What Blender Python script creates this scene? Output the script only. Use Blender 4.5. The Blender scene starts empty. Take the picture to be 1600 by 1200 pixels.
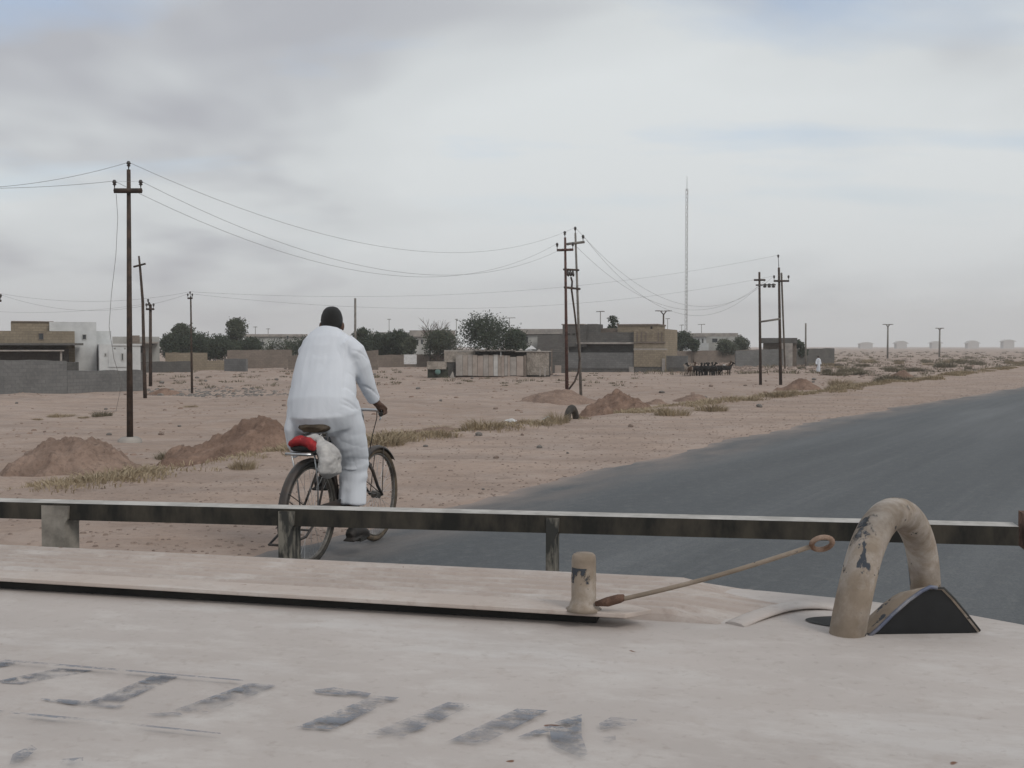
import bpy, bmesh, math, random
import numpy as np
from mathutils import Vector, Matrix, Euler
R = math.radians
random.seed(7)
sc = bpy.context.scene
COL = sc.collection

# ------------------------------------------------------------------ camera
FPX, PITCH, CAMH = 1690.0, math.atan(59 / 1690.0), 1.45
cd = bpy.data.cameras.new('camera')
cd.sensor_width = 36; cd.lens = FPX / 1600 * 36
cd.clip_start = 0.05; cd.clip_end = 9000
cam = bpy.data.objects.new('camera', cd); COL.objects.link(cam)
cam.location = (0, 0, CAMH); cam.rotation_euler = (math.pi / 2 - PITCH, 0, 0)
sc.camera = cam

# ------------------------------------------------------------------ sky and sun
SUN_EL, SUN_AZ = R(42), R(140)          # azimuth clockwise from +Y (behind right)
w = bpy.data.worlds.new('World'); sc.world = w; w.use_nodes = True
nt = w.node_tree; N = nt.nodes; Lk = nt.links
for n in list(N): N.remove(n)
out = N.new('ShaderNodeOutputWorld'); bg = N.new('ShaderNodeBackground')
Lk.new(bg.outputs[0], out.inputs[0])
SKYK = 0.1
bg.inputs[1].default_value = SKYK
sky = N.new('ShaderNodeTexSky'); sky.sky_type = 'NISHITA'; sky.sun_disc = False
sky.sun_elevation = SUN_EL; sky.sun_rotation = SUN_AZ; sky.dust_density = 3.0
tc = N.new('ShaderNodeTexCoord'); sp = N.new('ShaderNodeSeparateXYZ')
Lk.new(tc.outputs['Generated'], sp.inputs[0])
def wmath(op, a, b=None):
    n = N.new('ShaderNodeMath'); n.operation = op
    for i, v in enumerate((a, b)):
        if v is None: continue
        if isinstance(v, (int, float)): n.inputs[i].default_value = v
        else: Lk.new(v, n.inputs[i])
    return n.outputs[0]
zz = wmath('ADD', wmath('ABSOLUTE', sp.outputs[2]), 0.16)
cb = N.new('ShaderNodeCombineXYZ')
Lk.new(wmath('DIVIDE', sp.outputs[0], zz), cb.inputs[0]); Lk.new(wmath('DIVIDE', sp.outputs[1], zz), cb.inputs[1])
def wnoise(scale, detail, off, stretch=(1, 1, 1)):
    m = N.new('ShaderNodeMapping'); m.inputs['Location'].default_value = off; m.inputs['Scale'].default_value = stretch
    Lk.new(cb.outputs[0], m.inputs[0])
    n = N.new('ShaderNodeTexNoise'); n.inputs['Scale'].default_value = scale; n.inputs['Detail'].default_value = detail
    n.inputs['Roughness'].default_value = 0.52; n.inputs['Distortion'].default_value = 0.35
    Lk.new(m.outputs[0], n.inputs[0]); return n.outputs[0]
def wramp(fac, stops):
    r = N.new('ShaderNodeValToRGB'); e = r.color_ramp.elements
    while len(e) < len(stops): e.new(0.5)
    for i, (p, c) in enumerate(stops): e[i].position = p; e[i].color = (*c, 1)
    Lk.new(fac, r.inputs[0]); return r.outputs[0]
def c10(c): return tuple(v / 1.0 for v in c)
big = wnoise(0.62, 4, (13.9897, 6.994, 3.9507), (1, 0.9, 1))
cloud = wramp(big, [(0.36, (0.345, 0.358, 0.390)), (0.465, (0.515, 0.543, 0.556)), (0.60, (0.58, 0.61, 0.620))])
sc1 = N.new('ShaderNodeVectorMath'); sc1.operation = 'SCALE'; sc1.inputs['Scale'].default_value = 1 / SKYK
Lk.new(cloud, sc1.inputs[0])
hole = wnoise(1.5, 6, (14.9959, 16.8976, 0.1626), (0.7, 1.3, 1))
hf = wramp(hole, [(0.53, (0, 0, 0)), (0.74, (0.6, 0.6, 0.6))])
up = wramp(sp.outputs[2], [(0.06, (0, 0, 0)), (0.16, (1, 1, 1))])
hmx = N.new('ShaderNodeMixRGB'); hmx.blend_type = 'MULTIPLY'; hmx.inputs[0].default_value = 1; Lk.new(hf, hmx.inputs[1]); Lk.new(up, hmx.inputs[2]); hf = hmx.outputs[0]
mx = N.new('ShaderNodeMixRGB'); Lk.new(hf, mx.inputs[0]); Lk.new(sc1.outputs[0], mx.inputs[1]); sk2 = N.new('ShaderNodeVectorMath'); sk2.operation = 'SCALE'; sk2.inputs['Scale'].default_value = 1.45; Lk.new(sky.outputs[0], sk2.inputs[0]); Lk.new(sk2.outputs[0], mx.inputs[2])
Lk.new(mx.outputs[0], bg.inputs[0])
sd = bpy.data.lights.new('sun', 'SUN'); sd.energy = 0.9; sd.angle = R(18); sd.color = (1, 0.95, 0.88)
so = bpy.data.objects.new('sun', sd); COL.objects.link(so)
dv = Vector((math.sin(SUN_AZ) * math.cos(SUN_EL), math.cos(SUN_AZ) * math.cos(SUN_EL), math.sin(SUN_EL)))
so.rotation_euler = dv.to_track_quat('Z', 'Y').to_euler(); so.location = (0, -10, 60)
sc.view_settings.view_transform = 'Standard'; sc.view_settings.look = 'None'
sc.view_settings.exposure = 0.38; sc.view_settings.gamma = 1.0
sc.render.engine = 'CYCLES'
sc.cycles.use_denoising = True
sc.cycles.volume_bounces = 2; sc.cycles.max_bounces = 6
sc.cycles.transparent_max_bounces = 16

# ------------------------------------------------------------------ pixel <-> world
CF = Vector((0, math.cos(PITCH), -math.sin(PITCH))); CU = Vector((0, math.sin(PITCH), math.cos(PITCH)))
def ray(x, y): return Vector((1, 0, 0)) * ((x - 800) / FPX) + CU * ((600 - y) / FPX) + CF
def P(x, y, Y):
    d = ray(x, y); return Vector((0, 0, CAMH)) + d * (Y / d.y)
def G(x, y, z=0.0):
    d = ray(x, y); return Vector((0, 0, CAMH)) + d * ((z - CAMH) / d.z)
def PZ(x, Y, z): return Vector((P(x, 541, Y).x, Y, z))

# ------------------------------------------------------------------ numpy noise
_rng = np.random.RandomState(11); _T = _rng.rand(256, 256)
def vnoise(x, y):
    x = np.asarray(x, float); y = np.asarray(y, float)
    xi = np.floor(x).astype(int); yi = np.floor(y).astype(int); fx = x - xi; fy = y - yi
    fx = fx * fx * (3 - 2 * fx); fy = fy * fy * (3 - 2 * fy)
    a = _T[xi & 255, yi & 255]; b = _T[(xi + 1) & 255, yi & 255]; c = _T[xi & 255, (yi + 1) & 255]; d = _T[(xi + 1) & 255, (yi + 1) & 255]
    return (a * (1 - fx) + b * fx) * (1 - fy) + (c * (1 - fx) + d * fx) * fy * 1.0 - 0.5
def fbm(x, y, o=4):
    s = 0; a = 1.0
    for i in range(o):
        s = s + a * vnoise(np.asarray(x) * 2 ** i + 17.3 * i, np.asarray(y) * 2 ** i + 9.1 * i); a *= 0.5
    return s
def sstep(a, b, x):
    t = np.clip((np.asarray(x, float) - a) / (b - a), 0, 1); return t * t * (3 - 2 * t)
SA = R(32)                       # road heading, right of the view axis
RS, RC = math.sin(SA), math.cos(SA)
def to_st(x, y): return RS * x + RC * y, RC * x - RS * y
def from_st(s, t): return RS * s + RC * t, RC * s - RS * t
_ES = [-60, 0, 5.3, 8.2, 10.6, 15, 21.6, 30, 42, 60, 400]; _ET = [-5.6, -5.5, -5.48, -5.55, -5.76, -5.95, -6.0, -5.6, -4.95, -4.6, -4.6]
def road_edge(s): return np.interp(s, _ES, _ET)
PLAIN = -1.2
def gz(x, y):
    x = np.asarray(x, float); y = np.asarray(y, float)
    s, t = to_st(x, y); r = np.hypot(x, y)
    lip = -10.0 + 0.9 * fbm(s * 0.12 + 5, s * 0 + 2, 3) + 0.12 * fbm(s * 0.9, s * 0 + 7, 2)
    d = lip - t                                        # metres beyond the shoulder lip
    left = sstep(0, 3.4, d); right = sstep(12.5, 17, t)
    drop = np.maximum(left, right)
    n = 0.24 * fbm(x / 9, y / 9, 4) + 0.20 * fbm(x / 2.3 + 3, y / 2.3, 4) * np.clip(0.6 + 1.6 * fbm(x / 14 + 8, y / 14, 2), 0.15, 1.6) + 0.12 * fbm(x / 45, y / 45, 2)
    n = n * (1 - 0.5 * sstep(200, 900, r))
    re = road_edge(s)
    shoulder = sstep(0.15, 1.2, re - t) * (0.035 * fbm(x / 1.4, y / 1.4, 4) + 0.03 * fbm(s / 9, t / 1.1, 3)) - 0.02 * sstep(-0.1, 0.1, t - re - 0.12) * (t < 6.2)
    lipb = 0.10 * np.exp(-((d + 0.1) / 0.5) ** 2) * (fbm(s * 0.5, s * 0 + 4, 3) + 0.2)
    return (1 - drop) * (shoulder + lipb * (t < 0)) + drop * (PLAIN + n)
def gzf(x, y): return float(gz(x, y))
def onG(x, Y, dz=0.0):
    X = P(x, 541, Y).x; return Vector((X, Y, gzf(X, Y) + dz))

def hitG(px, py):
    d = ray(px, py); Y = np.arange(6.0, 260.0, 0.04); X = d.x / d.y * Y; Z = CAMH + d.z / d.y * Y
    k = np.argmax(gz(X, Y) >= Z); return Vector((float(X[k]), float(Y[k]), float(gz(X[k], Y[k]))))
# ------------------------------------------------------------------ materials
MATS = {}
def mat(name, col, col2=None, scale=8.0, rough=0.9, bump=0.0, bscale=None, detail=6, lo=0.38, hi=0.62, metal=0.0, spec=0.25, stretch=(1, 1, 1), sub=None):
    """base colour mixed between two by noise in object space"""
    if name in MATS: return MATS[name]
    m = bpy.data.materials.new(name); m.use_nodes = True; t = m.node_tree; n = t.nodes
    b = n['Principled BSDF']; b.inputs['Roughness'].default_value = rough; b.inputs['Metallic'].default_value = metal
    b.inputs['Specular IOR Level'].default_value = spec
    if col2 is None: col2 = tuple(c * 0.82 for c in col)
    tcn = n.new('ShaderNodeTexCoord'); mp = n.new('ShaderNodeMapping'); mp.inputs['Scale'].default_value = stretch
    t.links.new(tcn.outputs['Object'], mp.inputs[0])
    nz = n.new('ShaderNodeTexNoise'); nz.inputs['Scale'].default_value = scale; nz.inputs['Detail'].default_value = detail
    nz.inputs['Roughness'].default_value = 0.62
    t.links.new(mp.outputs[0], nz.inputs[0])
    rp = n.new('ShaderNodeValToRGB'); e = rp.color_ramp.elements
    e[0].position = lo; e[0].color = (*col2, 1); e[1].position = hi; e[1].color = (*col, 1)
    t.links.new(nz.outputs[0], rp.inputs[0]); t.links.new(rp.outputs[0], b.inputs['Base Color'])
    if bump:
        nb = n.new('ShaderNodeTexNoise'); nb.inputs['Scale'].default_value = bscale or scale * 3; nb.inputs['Detail'].default_value = 6
        t.links.new(mp.outputs[0], nb.inputs[0])
        bp = n.new('ShaderNodeBump'); bp.inputs['Strength'].default_value = bump; bp.inputs['Distance'].default_value = 0.02
        t.links.new(nb.outputs[0], bp.inputs['Height']); t.links.new(bp.outputs[0], b.inputs['Normal'])
    MATS[name] = m; return m
class NT:
    """small node helper for the bespoke materials"""
    def __init__(s, name):
        s.m = bpy.data.materials.new(name); s.m.use_nodes = True; s.t = s.m.node_tree; s.n = s.t.nodes; s.b = s.n['Principled BSDF']
        s.tc = s.n.new('ShaderNodeTexCoord'); MATS[name] = s.m
    def lk(s, a, b): s.t.links.new(a, b)
    def noise(s, scale, detail=6, stretch=(1, 1, 1), rough=0.6, off=(0, 0, 0), src='Object', dist=0.0):
        mp = s.n.new('ShaderNodeMapping'); mp.inputs['Scale'].default_value = stretch; mp.inputs['Location'].default_value = off
        s.lk(s.tc.outputs[src], mp.inputs[0]); nz = s.n.new('ShaderNodeTexNoise')
        nz.inputs['Scale'].default_value = scale; nz.inputs['Detail'].default_value = detail; nz.inputs['Roughness'].default_value = rough
        nz.inputs['Distortion'].default_value = dist
        s.lk(mp.outputs[0], nz.inputs[0]); return nz.outputs[0]
    def ramp(s, f, stops):
        r = s.n.new('ShaderNodeValToRGB'); e = r.color_ramp.elements
        while len(e) < len(stops): e.new(0.5)
        for i, (p, c) in enumerate(stops):
            e[i].position = p; e[i].color = (*(c if isinstance(c, tuple) else (c, c, c)), 1)
        s.lk(f, r.inputs[0]); return r.outputs[0]
    def mix(s, f, a, b, mode='MIX'):
        x = s.n.new('ShaderNodeMixRGB'); x.blend_type = mode
        for i, v in enumerate((f, a, b)):
            if isinstance(v, (int, float)): x.inputs[i].default_value = v if i == 0 else (v, v, v, 1)
            elif isinstance(v, tuple): x.inputs[i].default_value = (*v, 1)
            else: s.lk(v, x.inputs[i])
        return x.outputs[0]
    def bump(s, h, strength, dist=0.01, nrm=None):
        b = s.n.new('ShaderNodeBump'); b.inputs['Strength'].default_value = strength; b.inputs['Distance'].default_value = dist
        s.lk(h, b.inputs['Height'])
        if nrm: s.lk(nrm, b.inputs['Normal'])
        return b.outputs[0]
    def voronoi(s, scale, stretch=(1, 1, 1)):
        mp = s.n.new('ShaderNodeMapping'); mp.inputs['Scale'].default_value = stretch; s.lk(s.tc.outputs['Object'], mp.inputs[0])
        v = s.n.new('ShaderNodeTexVoronoi'); v.inputs['Scale'].default_value = scale; s.lk(mp.outputs[0], v.inputs[0]); return v.outputs['Distance']
    def finish(s, col, rough=0.9, nrm=None, spec=0.2, metal=0.0):
        if isinstance(col, tuple): s.b.inputs['Base Color'].default_value = (*col, 1)
        else: s.lk(col, s.b.inputs['Base Color'])
        if isinstance(rough, (int, float)): s.b.inputs['Roughness'].default_value = rough
        else: s.lk(rough, s.b.inputs['Roughness'])
        s.b.inputs['Specular IOR Level'].default_value = spec; s.b.inputs['Metallic'].default_value = metal
        if nrm: s.lk(nrm, s.b.inputs['Normal'])
        return s.m

def make_sand():
    k = NT('sand')
    big = k.noise(0.06, 5); mid = k.noise(0.9, 6); fine = k.noise(14, 5); streak = k.noise(0.35, 6, (1, 3.2, 1))
    c = k.ramp(big, [(0.35, (0.318, 0.238, 0.192)), (0.5, (0.372, 0.286, 0.236)), (0.66, (0.405, 0.318, 0.268))])
    c = k.mix(k.ramp(streak, [(0.42, 0.0), (0.62, 0.75)]), c, (0.275, 0.216, 0.184))
    c = k.mix(k.ramp(mid, [(0.45, 0.0), (0.70, 0.55)]), c, (0.405, 0.338, 0.30))
    c = k.mix(k.ramp(fine, [(0.56, 0.0), (0.70, 0.6)]), c, (0.19, 0.147, 0.125))
    peb = k.ramp(k.voronoi(9), [(0.02, 1.0), (0.16, 0.0)])
    sel = k.ramp(k.noise(3.1, 3), [(0.55, 0.0), (0.62, 1.0)])
    pm = k.mix(1.0, peb, sel, 'MULTIPLY')
    c = k.mix(pm, c, (0.15, 0.12, 0.105))
    lump = k.noise(3.6, 6, rough=.65, off=(3, 3, 0)); c = k.mix(k.ramp(lump, [(0.55, 0.0), (0.68, 0.65)]), c, (0.235, 0.18, 0.15)); track = k.noise(1.1, 5, (.35, 2.0, 1), off=(6, 1, 0)); c = k.mix(k.ramp(track, [(0.55, 0.0), (0.66, 0.35)]), c, (0.25, 0.19, 0.155))
    n1 = k.bump(mid, 0.7, 0.14); n1 = k.bump(lump, 0.7, 0.07, n1); n2 = k.bump(fine, 0.5, 0.02, n1); n3 = k.bump(pm, 0.6, 0.03, n2)
    return k.finish(c, 0.95, n3, 0.1)
def make_asphalt():
    k = NT('asphalt')
    st = k.noise(0.55, 6, (0.10, 1.6, 1)); pa = k.noise(0.30, 5, (0.5, 1, 1), off=(3, 1, 0)); fi = k.noise(70, 3); gr = k.noise(9, 5)
    c = k.ramp(st, [(0.33, (0.076, 0.081, 0.085)), (0.5, (0.105, 0.111, 0.116)), (0.66, (0.155, 0.162, 0.167))])
    c = k.mix(k.ramp(pa, [(0.4, 0.0), (0.68, 0.55)]), c, (0.075, 0.083, 0.090))
    c = k.mix(k.ramp(gr, [(0.5, 0.0), (0.75, 0.35)]), c, (0.19, 0.19, 0.185)); c = k.mix(k.ramp(k.noise(1.6, 7, (.06, 2.4, 1), rough=.7, off=(1, 5, 0)), [(.55, 0.0), (.70, .32)]), c, (0.19, 0.193, 0.193)); c = k.mix(k.ramp(k.noise(24, 5, rough=.8), [(.55, 0.0), (.72, .5)]), c, (0.05, 0.054, 0.058))
    c = k.mix(k.ramp(fi, [(0.35, 0.5), (0.65, 0.0)]), c, (0.05, 0.055, 0.06))
    at = k.n.new('ShaderNodeAttribute'); at.attribute_name = 'edge'
    ed = k.mix(1.0, k.ramp(at.outputs['Fac'], [(0.0, 0.9), (0.12, 0.5), (0.6, 0.0)]), k.ramp(k.noise(2.2, 7, (0.35, 1, 1)), [(0.30, 0.0), (0.60, 1.0)]), 'MULTIPLY')
    c = k.mix(ed, c, (0.27, 0.215, 0.185))
    nb = k.bump(fi, 0.5, 0.006); nb = k.bump(gr, 0.15, 0.01, nb)
    return k.finish(c, 0.78, nb, 0.35)
def make_dirt(name, a, b):
    k = NT(name); m = k.noise(1.6, 7); f = k.noise(9, 6); g = k.noise(4.2, 5)
    c = k.ramp(m, [(0.36, b), (0.64, a)])
    c = k.mix(k.ramp(f, [(0.5, 0.0), (0.68, 0.55)]), c, tuple(v * 0.62 for v in b))
    c = k.mix(k.ramp(g, [(0.58, 0.0), (0.70, 0.6)]), c, tuple(min(1, v * 1.18) for v in a))
    n = k.bump(g, 0.7, 0.12); n = k.bump(f, 0.8, 0.05, n)
    return k.finish(c, 0.96, n, 0.08)
def make_block(name, a, b, mortar, bw=0.42, bh=0.21, patch=None):
    """concrete or stone block wall with fine courses"""
    k = NT(name)
    sx = k.n.new('ShaderNodeSeparateXYZ'); k.lk(k.tc.outputs['Object'], sx.inputs[0])
    ad = k.n.new('ShaderNodeMath'); ad.operation = 'ADD'; k.lk(sx.outputs[0], ad.inputs[0]); k.lk(sx.outputs[1], ad.inputs[1])
    co = k.n.new('ShaderNodeCombineXYZ'); k.lk(ad.outputs[0], co.inputs[0]); k.lk(sx.outputs[2], co.inputs[1])
    br = k.n.new('ShaderNodeTexBrick'); k.lk(co.outputs[0], br.inputs[0])
    br.inputs['Color1'].default_value = (*a, 1); br.inputs['Color2'].default_value = (*b, 1); br.inputs['Mortar'].default_value = (*mortar, 1)
    br.inputs['Scale'].default_value = 1.0; br.inputs['Brick Width'].default_value = bw; br.inputs['Row Height'].default_value = bh
    br.inputs['Mortar Size'].default_value = 0.018; br.inputs['Bias'].default_value = 0.0
    big = k.noise(0.7, 6); c = k.mix(k.ramp(big, [(0.36, 0.0), (0.66, 0.6)]), br.outputs[0], patch or tuple(v * 0.68 for v in b))
    fi = k.noise(5, 6); c = k.mix(k.ramp(fi, [(0.5, 0.0), (0.72, 0.45)]), c, tuple(min(1, v * 1.15) for v in a))
    return k.finish(c, 0.95, k.bump(fi, 0.5, 0.04), 0.1)

M_SAND = make_sand(); M_ROAD = make_asphalt()
M_MOUND = make_dirt('mound_dirt', (0.27, 0.185, 0.142), (0.165, 0.11, 0.085))
M_MOUND2 = make_dirt('mound_dirt_pale', (0.30, 0.218, 0.175), (0.20, 0.142, 0.113))
M_GREY = make_block('grey_block', (0.195, 0.193, 0.19), (0.150, 0.150, 0.149), (0.14, 0.14, 0.138))
M_GREYD = make_block('dark_grey_block', (0.140, 0.134, 0.126), (0.108, 0.104, 0.099), (0.10, 0.098, 0.095))
M_BEIGE = make_block('beige_stone', (0.305, 0.258, 0.195), (0.24, 0.20, 0.15), (0.20, 0.168, 0.13))
M_BROWN = make_block('brown_block', (0.235, 0.195, 0.165), (0.185, 0.155, 0.132), (0.165, 0.14, 0.125))
M_WHITE = mat('white_plaster', (0.56, 0.57, 0.57), (0.46, 0.47, 0.47), 0.9, bump=0.1)
M_PALE = mat('pale_plaster', (0.42, 0.42, 0.40), (0.31, 0.31, 0.30), 0.6, bump=0.1)
M_CONC = mat('concrete', (0.36, 0.33, 0.30), (0.25, 0.23, 0.215), 1.6, bump=0.3)
M_VOID = mat('dark_interior', (0.035, 0.033, 0.03), rough=0.9)
M_GLASS = mat('dark_glass', (0.05, 0.055, 0.06), rough=0.25, spec=0.5)
M_RUST = mat('rusty_pole', (0.075, 0.052, 0.04), (0.035, 0.027, 0.023), 5, rough=0.75, bump=0.2)
M_RUSTRED = mat('red_rusty_pole', (0.105, 0.055, 0.045), (0.05, 0.028, 0.024), 5, rough=0.75, bump=0.2)
M_GALV = mat('weathered_pole', (0.21, 0.195, 0.175), (0.13, 0.12, 0.11), 3, rough=0.7)
M_INS = mat('insulator_ceramic', (0.05, 0.045, 0.042), rough=0.35, spec=0.5)
M_WIRE = mat('wire', (0.24, 0.24, 0.245), rough=0.6)
M_STONE = mat('stone', (0.28, 0.22, 0.185), (0.16, 0.12, 0.10), 6, bump=0.5)
M_STONEG = mat('grey_stone', (0.23, 0.212, 0.195), (0.11, 0.10, 0.092), 6, bump=0.5)
M_STRAW = mat('dry_grass', (0.38, 0.31, 0.215), (0.225, 0.18, 0.12), 1.3, rough=0.9, lo=0.35, hi=0.65)
M_SHRUB = mat('dusty_shrub', (0.20, 0.172, 0.118), (0.105, 0.095, 0.066), 2.0, rough=0.9)
M_LEAF = [mat('leaf_dark', (0.052, 0.066, 0.042), (0.027, 0.036, 0.025), 1.1, lo=0.35, hi=0.65), mat('leaf_olive', (0.078, 0.088, 0.058), (0.038, 0.046, 0.032), 1.0, lo=0.35, hi=0.65)]
M_BARK = mat('bark', (0.13, 0.10, 0.08), (0.07, 0.055, 0.045), 5, bump=0.4)
M_PLASTIC = mat('white_plastic', (0.62, 0.62, 0.62), (0.48, 0.48, 0.48), 6, rough=0.5)

# ------------------------------------------------------------------ mesh building
class MB:
    def __init__(s): s.v = []; s.f = []; s.mi = []; s.sm = []
    def add(s, vs, fs, mi=0, smooth=False, M=None):
        o = len(s.v)
        if M is None: s.v.extend(tuple(v) for v in vs)
        else: s.v.extend(tuple(M @ Vector(v)) for v in vs)
        for f in fs: s.f.append(tuple(o + i for i in f)); s.mi.append(mi); s.sm.append(smooth)
        return s
    def box(s, c, d, rz=0.0, mi=0, M=None):
        x, y, z = (v / 2 for v in d)
        vs = [Vector((a * x, b * y, e * z)) for a in (-1, 1) for b in (-1, 1) for e in (-1, 1)]
        Q = Matrix.Translation(c) @ Matrix.Rotation(rz, 4, 'Z')
        if M: Q = M @ Q
        return s.add(vs, [(0, 1, 3, 2), (4, 6, 7, 5), (0, 4, 5, 1), (2, 3, 7, 6), (0, 2, 6, 4), (1, 5, 7, 3)], mi, False, Q)
    def box2(s, a, b, mi=0): return s.box([(a[i] + b[i]) / 2 for i in range(3)], [abs(b[i] - a[i]) for i in range(3)], 0, mi)
    def tube(s, pts, r, n=8, mi=0, caps=True, closed=False, flat=None):
        pts = [Vector(p) for p in pts]; m = len(pts)
        rr = r if isinstance(r, list) else [r] * m
        vs = []; up = None
        for i, p in enumerate(pts):
            a = pts[(i - 1) % m] if (i or closed) else p; b = pts[(i + 1) % m] if (i < m - 1 or closed) else p
            d = (b - a).normalized()
            if up is None:
                up = Vector((0, 0, 1)) if abs(d.z) < 0.9 else Vector((1, 0, 0))
            u = up - d * up.dot(d)
            if u.length < 1e-5: u = d.orthogonal()
            u.normalize(); w_ = d.cross(u); up = u
            ra = rr[i]; ry, rx = (ra if isinstance(ra, (list, tuple)) else (ra, ra))
            for k in range(n):
                a_ = 2 * math.pi * k / n; vs.append(p + u * (math.cos(a_) * ry) + w_ * (math.sin(a_) * rx))
        fs = []
        for i in range(m if closed else m - 1):
            j = (i + 1) % m
            for k in range(n):
                k2 = (k + 1) % n; fs.append((i * n + k, i * n + k2, j * n + k2, j * n + k))
        s.add(vs, fs, mi, True)
        if caps and not closed:
            o = len(s.v) - len(vs)
            s.f.append(tuple(o + k for k in range(n))[::-1]); s.f.append(tuple(o + (m - 1) * n + k for k in range(n)))
            s.mi += [mi, mi]; s.sm += [False, False]
        return s
    def ball(s, c, r, nu=12, nv=8, mi=0, M=None):
        r = r if isinstance(r, (list, tuple)) else (r, r, r); vs = [(0, 0, 1)]; fs = []
        for j in range(1, nv):
            p = math.pi * j / nv
            for i in range(nu):
                q = 2 * math.pi * i / nu; vs.append((math.sin(p) * math.cos(q), math.sin(p) * math.sin(q), math.cos(p)))
        vs.append((0, 0, -1)); L = len(vs) - 1
        for i in range(nu):
            fs.append((0, 1 + i, 1 + (i + 1) % nu)); b = 1 + (nv - 2) * nu; fs.append((L, b + (i + 1) % nu, b + i))
            for j in range(nv - 2): a = 1 + j * nu; fs.append((a + i, a + nu + i, a + nu + (i + 1) % nu, a + (i + 1) % nu))
        Q = Matrix.Translation(c) @ Matrix.Diagonal((*r, 1)) if M is None else M @ Matrix.Translation(c) @ Matrix.Diagonal((*r, 1))
        return s.add(vs, fs, mi, True, Q)
    def lathe(s, prof, c=(0, 0, 0), n=16, mi=0, M=None):
        vs = []; fs = []
        for (r, z) in prof:
            for k in range(n): a = 2 * math.pi * k / n; vs.append((c[0] + r * math.cos(a), c[1] + r * math.sin(a), c[2] + z))
        for i in range(len(prof) - 1):
            for k in range(n): k2 = (k + 1) % n; fs.append((i * n + k, i * n + k2, (i + 1) * n + k2, (i + 1) * n + k))
        fs.append(tuple(range(n))[::-1]); fs.append(tuple((len(prof) - 1) * n + k for k in range(n)))
        return s.add(vs, fs, mi, True, M)
    def mesh(s, name):
        me = bpy.data.meshes.new(name); me.from_pydata(s.v, [], s.f); me.update(); me.polygons.foreach_set('use_smooth', s.sm); return me
    def build(s, name, material, parent=None, loc=None, rz=0.0):
        me = s.mesh(name); mats = material if isinstance(material, (list, tuple)) else [material]
        for m_ in mats: me.materials.append(m_)
        if len(mats) > 1: me.polygons.foreach_set('material_index', s.mi)
        o = bpy.data.objects.new(name, me); COL.objects.link(o)
        if parent: o.parent = parent
        if loc is not None: o.location = loc
        if rz: o.rotation_euler.z = rz
        return o
def link_mesh(name, me, parent=None, loc=None, rz=0.0, scale=None):
    o = bpy.data.objects.new(name, me); COL.objects.link(o)
    if parent: o.parent = parent
    if loc is not None: o.location = loc
    if rz: o.rotation_euler.z = rz
    if scale is not None: o.scale = scale if isinstance(scale, (tuple, list)) else (scale,) * 3
    return o
def tag(o, label, cat, group=None, kind=None):
    o['label'] = label; o['category'] = cat
    if group: o['group'] = group
    if kind: o['kind'] = kind
    return o
def struct(o): o['kind'] = 'structure'; return o
def empty(name, loc=(0, 0, 0), rz=0.0):
    o = bpy.data.objects.new(name, None); COL.objects.link(o); o.location = loc; o.rotation_euler.z = rz; o.empty_display_size = 0.2; return o
def copy_tree(o, parent=None):
    c = o.copy(); COL.objects.link(c)
    if parent: c.parent = parent
    for ch in list(o.children): copy_tree(ch, c)
    return c
def remeshed(mb, name, voxel, smooth_it=4, warp=None):
    """weld overlapping closed shapes into one continuous skin"""
    me = mb.mesh(name + '_raw'); o = bpy.data.objects.new(name + '_raw', me); COL.objects.link(o)
    r = o.modifiers.new('r', 'REMESH'); r.mode = 'VOXEL'; r.voxel_size = voxel
    if smooth_it:
        s_ = o.modifiers.new('s', 'SMOOTH'); s_.factor = 0.5; s_.iterations = smooth_it
    bpy.context.view_layer.update(); dg = bpy.context.evaluated_depsgraph_get()
    res = bpy.data.meshes.new_from_object(o.evaluated_get(dg)); res.name = name
    bpy.data.objects.remove(o); bpy.data.meshes.remove(me)
    if warp:
        n = len(res.vertices); co = np.empty(n * 3); no = np.empty(n * 3)
        res.vertices.foreach_get('co', co); res.vertices.foreach_get('normal', no)
        co = co.reshape(-1, 3); no = no.reshape(-1, 3); co = warp(co, no); res.vertices.foreach_set('co', co.ravel()); res.update()
    res.polygons.foreach_set('use_smooth', [True] * len(res.polygons))
    return res
def sag(a, b, drop, n=24):
    a = Vector(a); b = Vector(b); return [a.lerp(b, i / n) - Vector((0, 0, 4 * drop * (i / n) * (1 - i / n))) for i in range(n + 1)]

def wbuild(mb, name, material, root=None):
    """mesh given in world coordinates; origin moved to the root (or to its own base)"""
    if root is not None:
        o_ = root; off = Vector((0, 0, 0))
        while o_ is not None: off = off + o_.location; o_ = o_.parent
    else:
        a = np.array(mb.v); off = Vector(((a[:, 0].min() + a[:, 0].max()) / 2, (a[:, 1].min() + a[:, 1].max()) / 2, a[:, 2].min()))
    mb.v = [(v[0] - off.x, v[1] - off.y, v[2] - off.z) for v in mb.v]
    return mb.build(name, material, root, None if root is not None else off)

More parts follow.
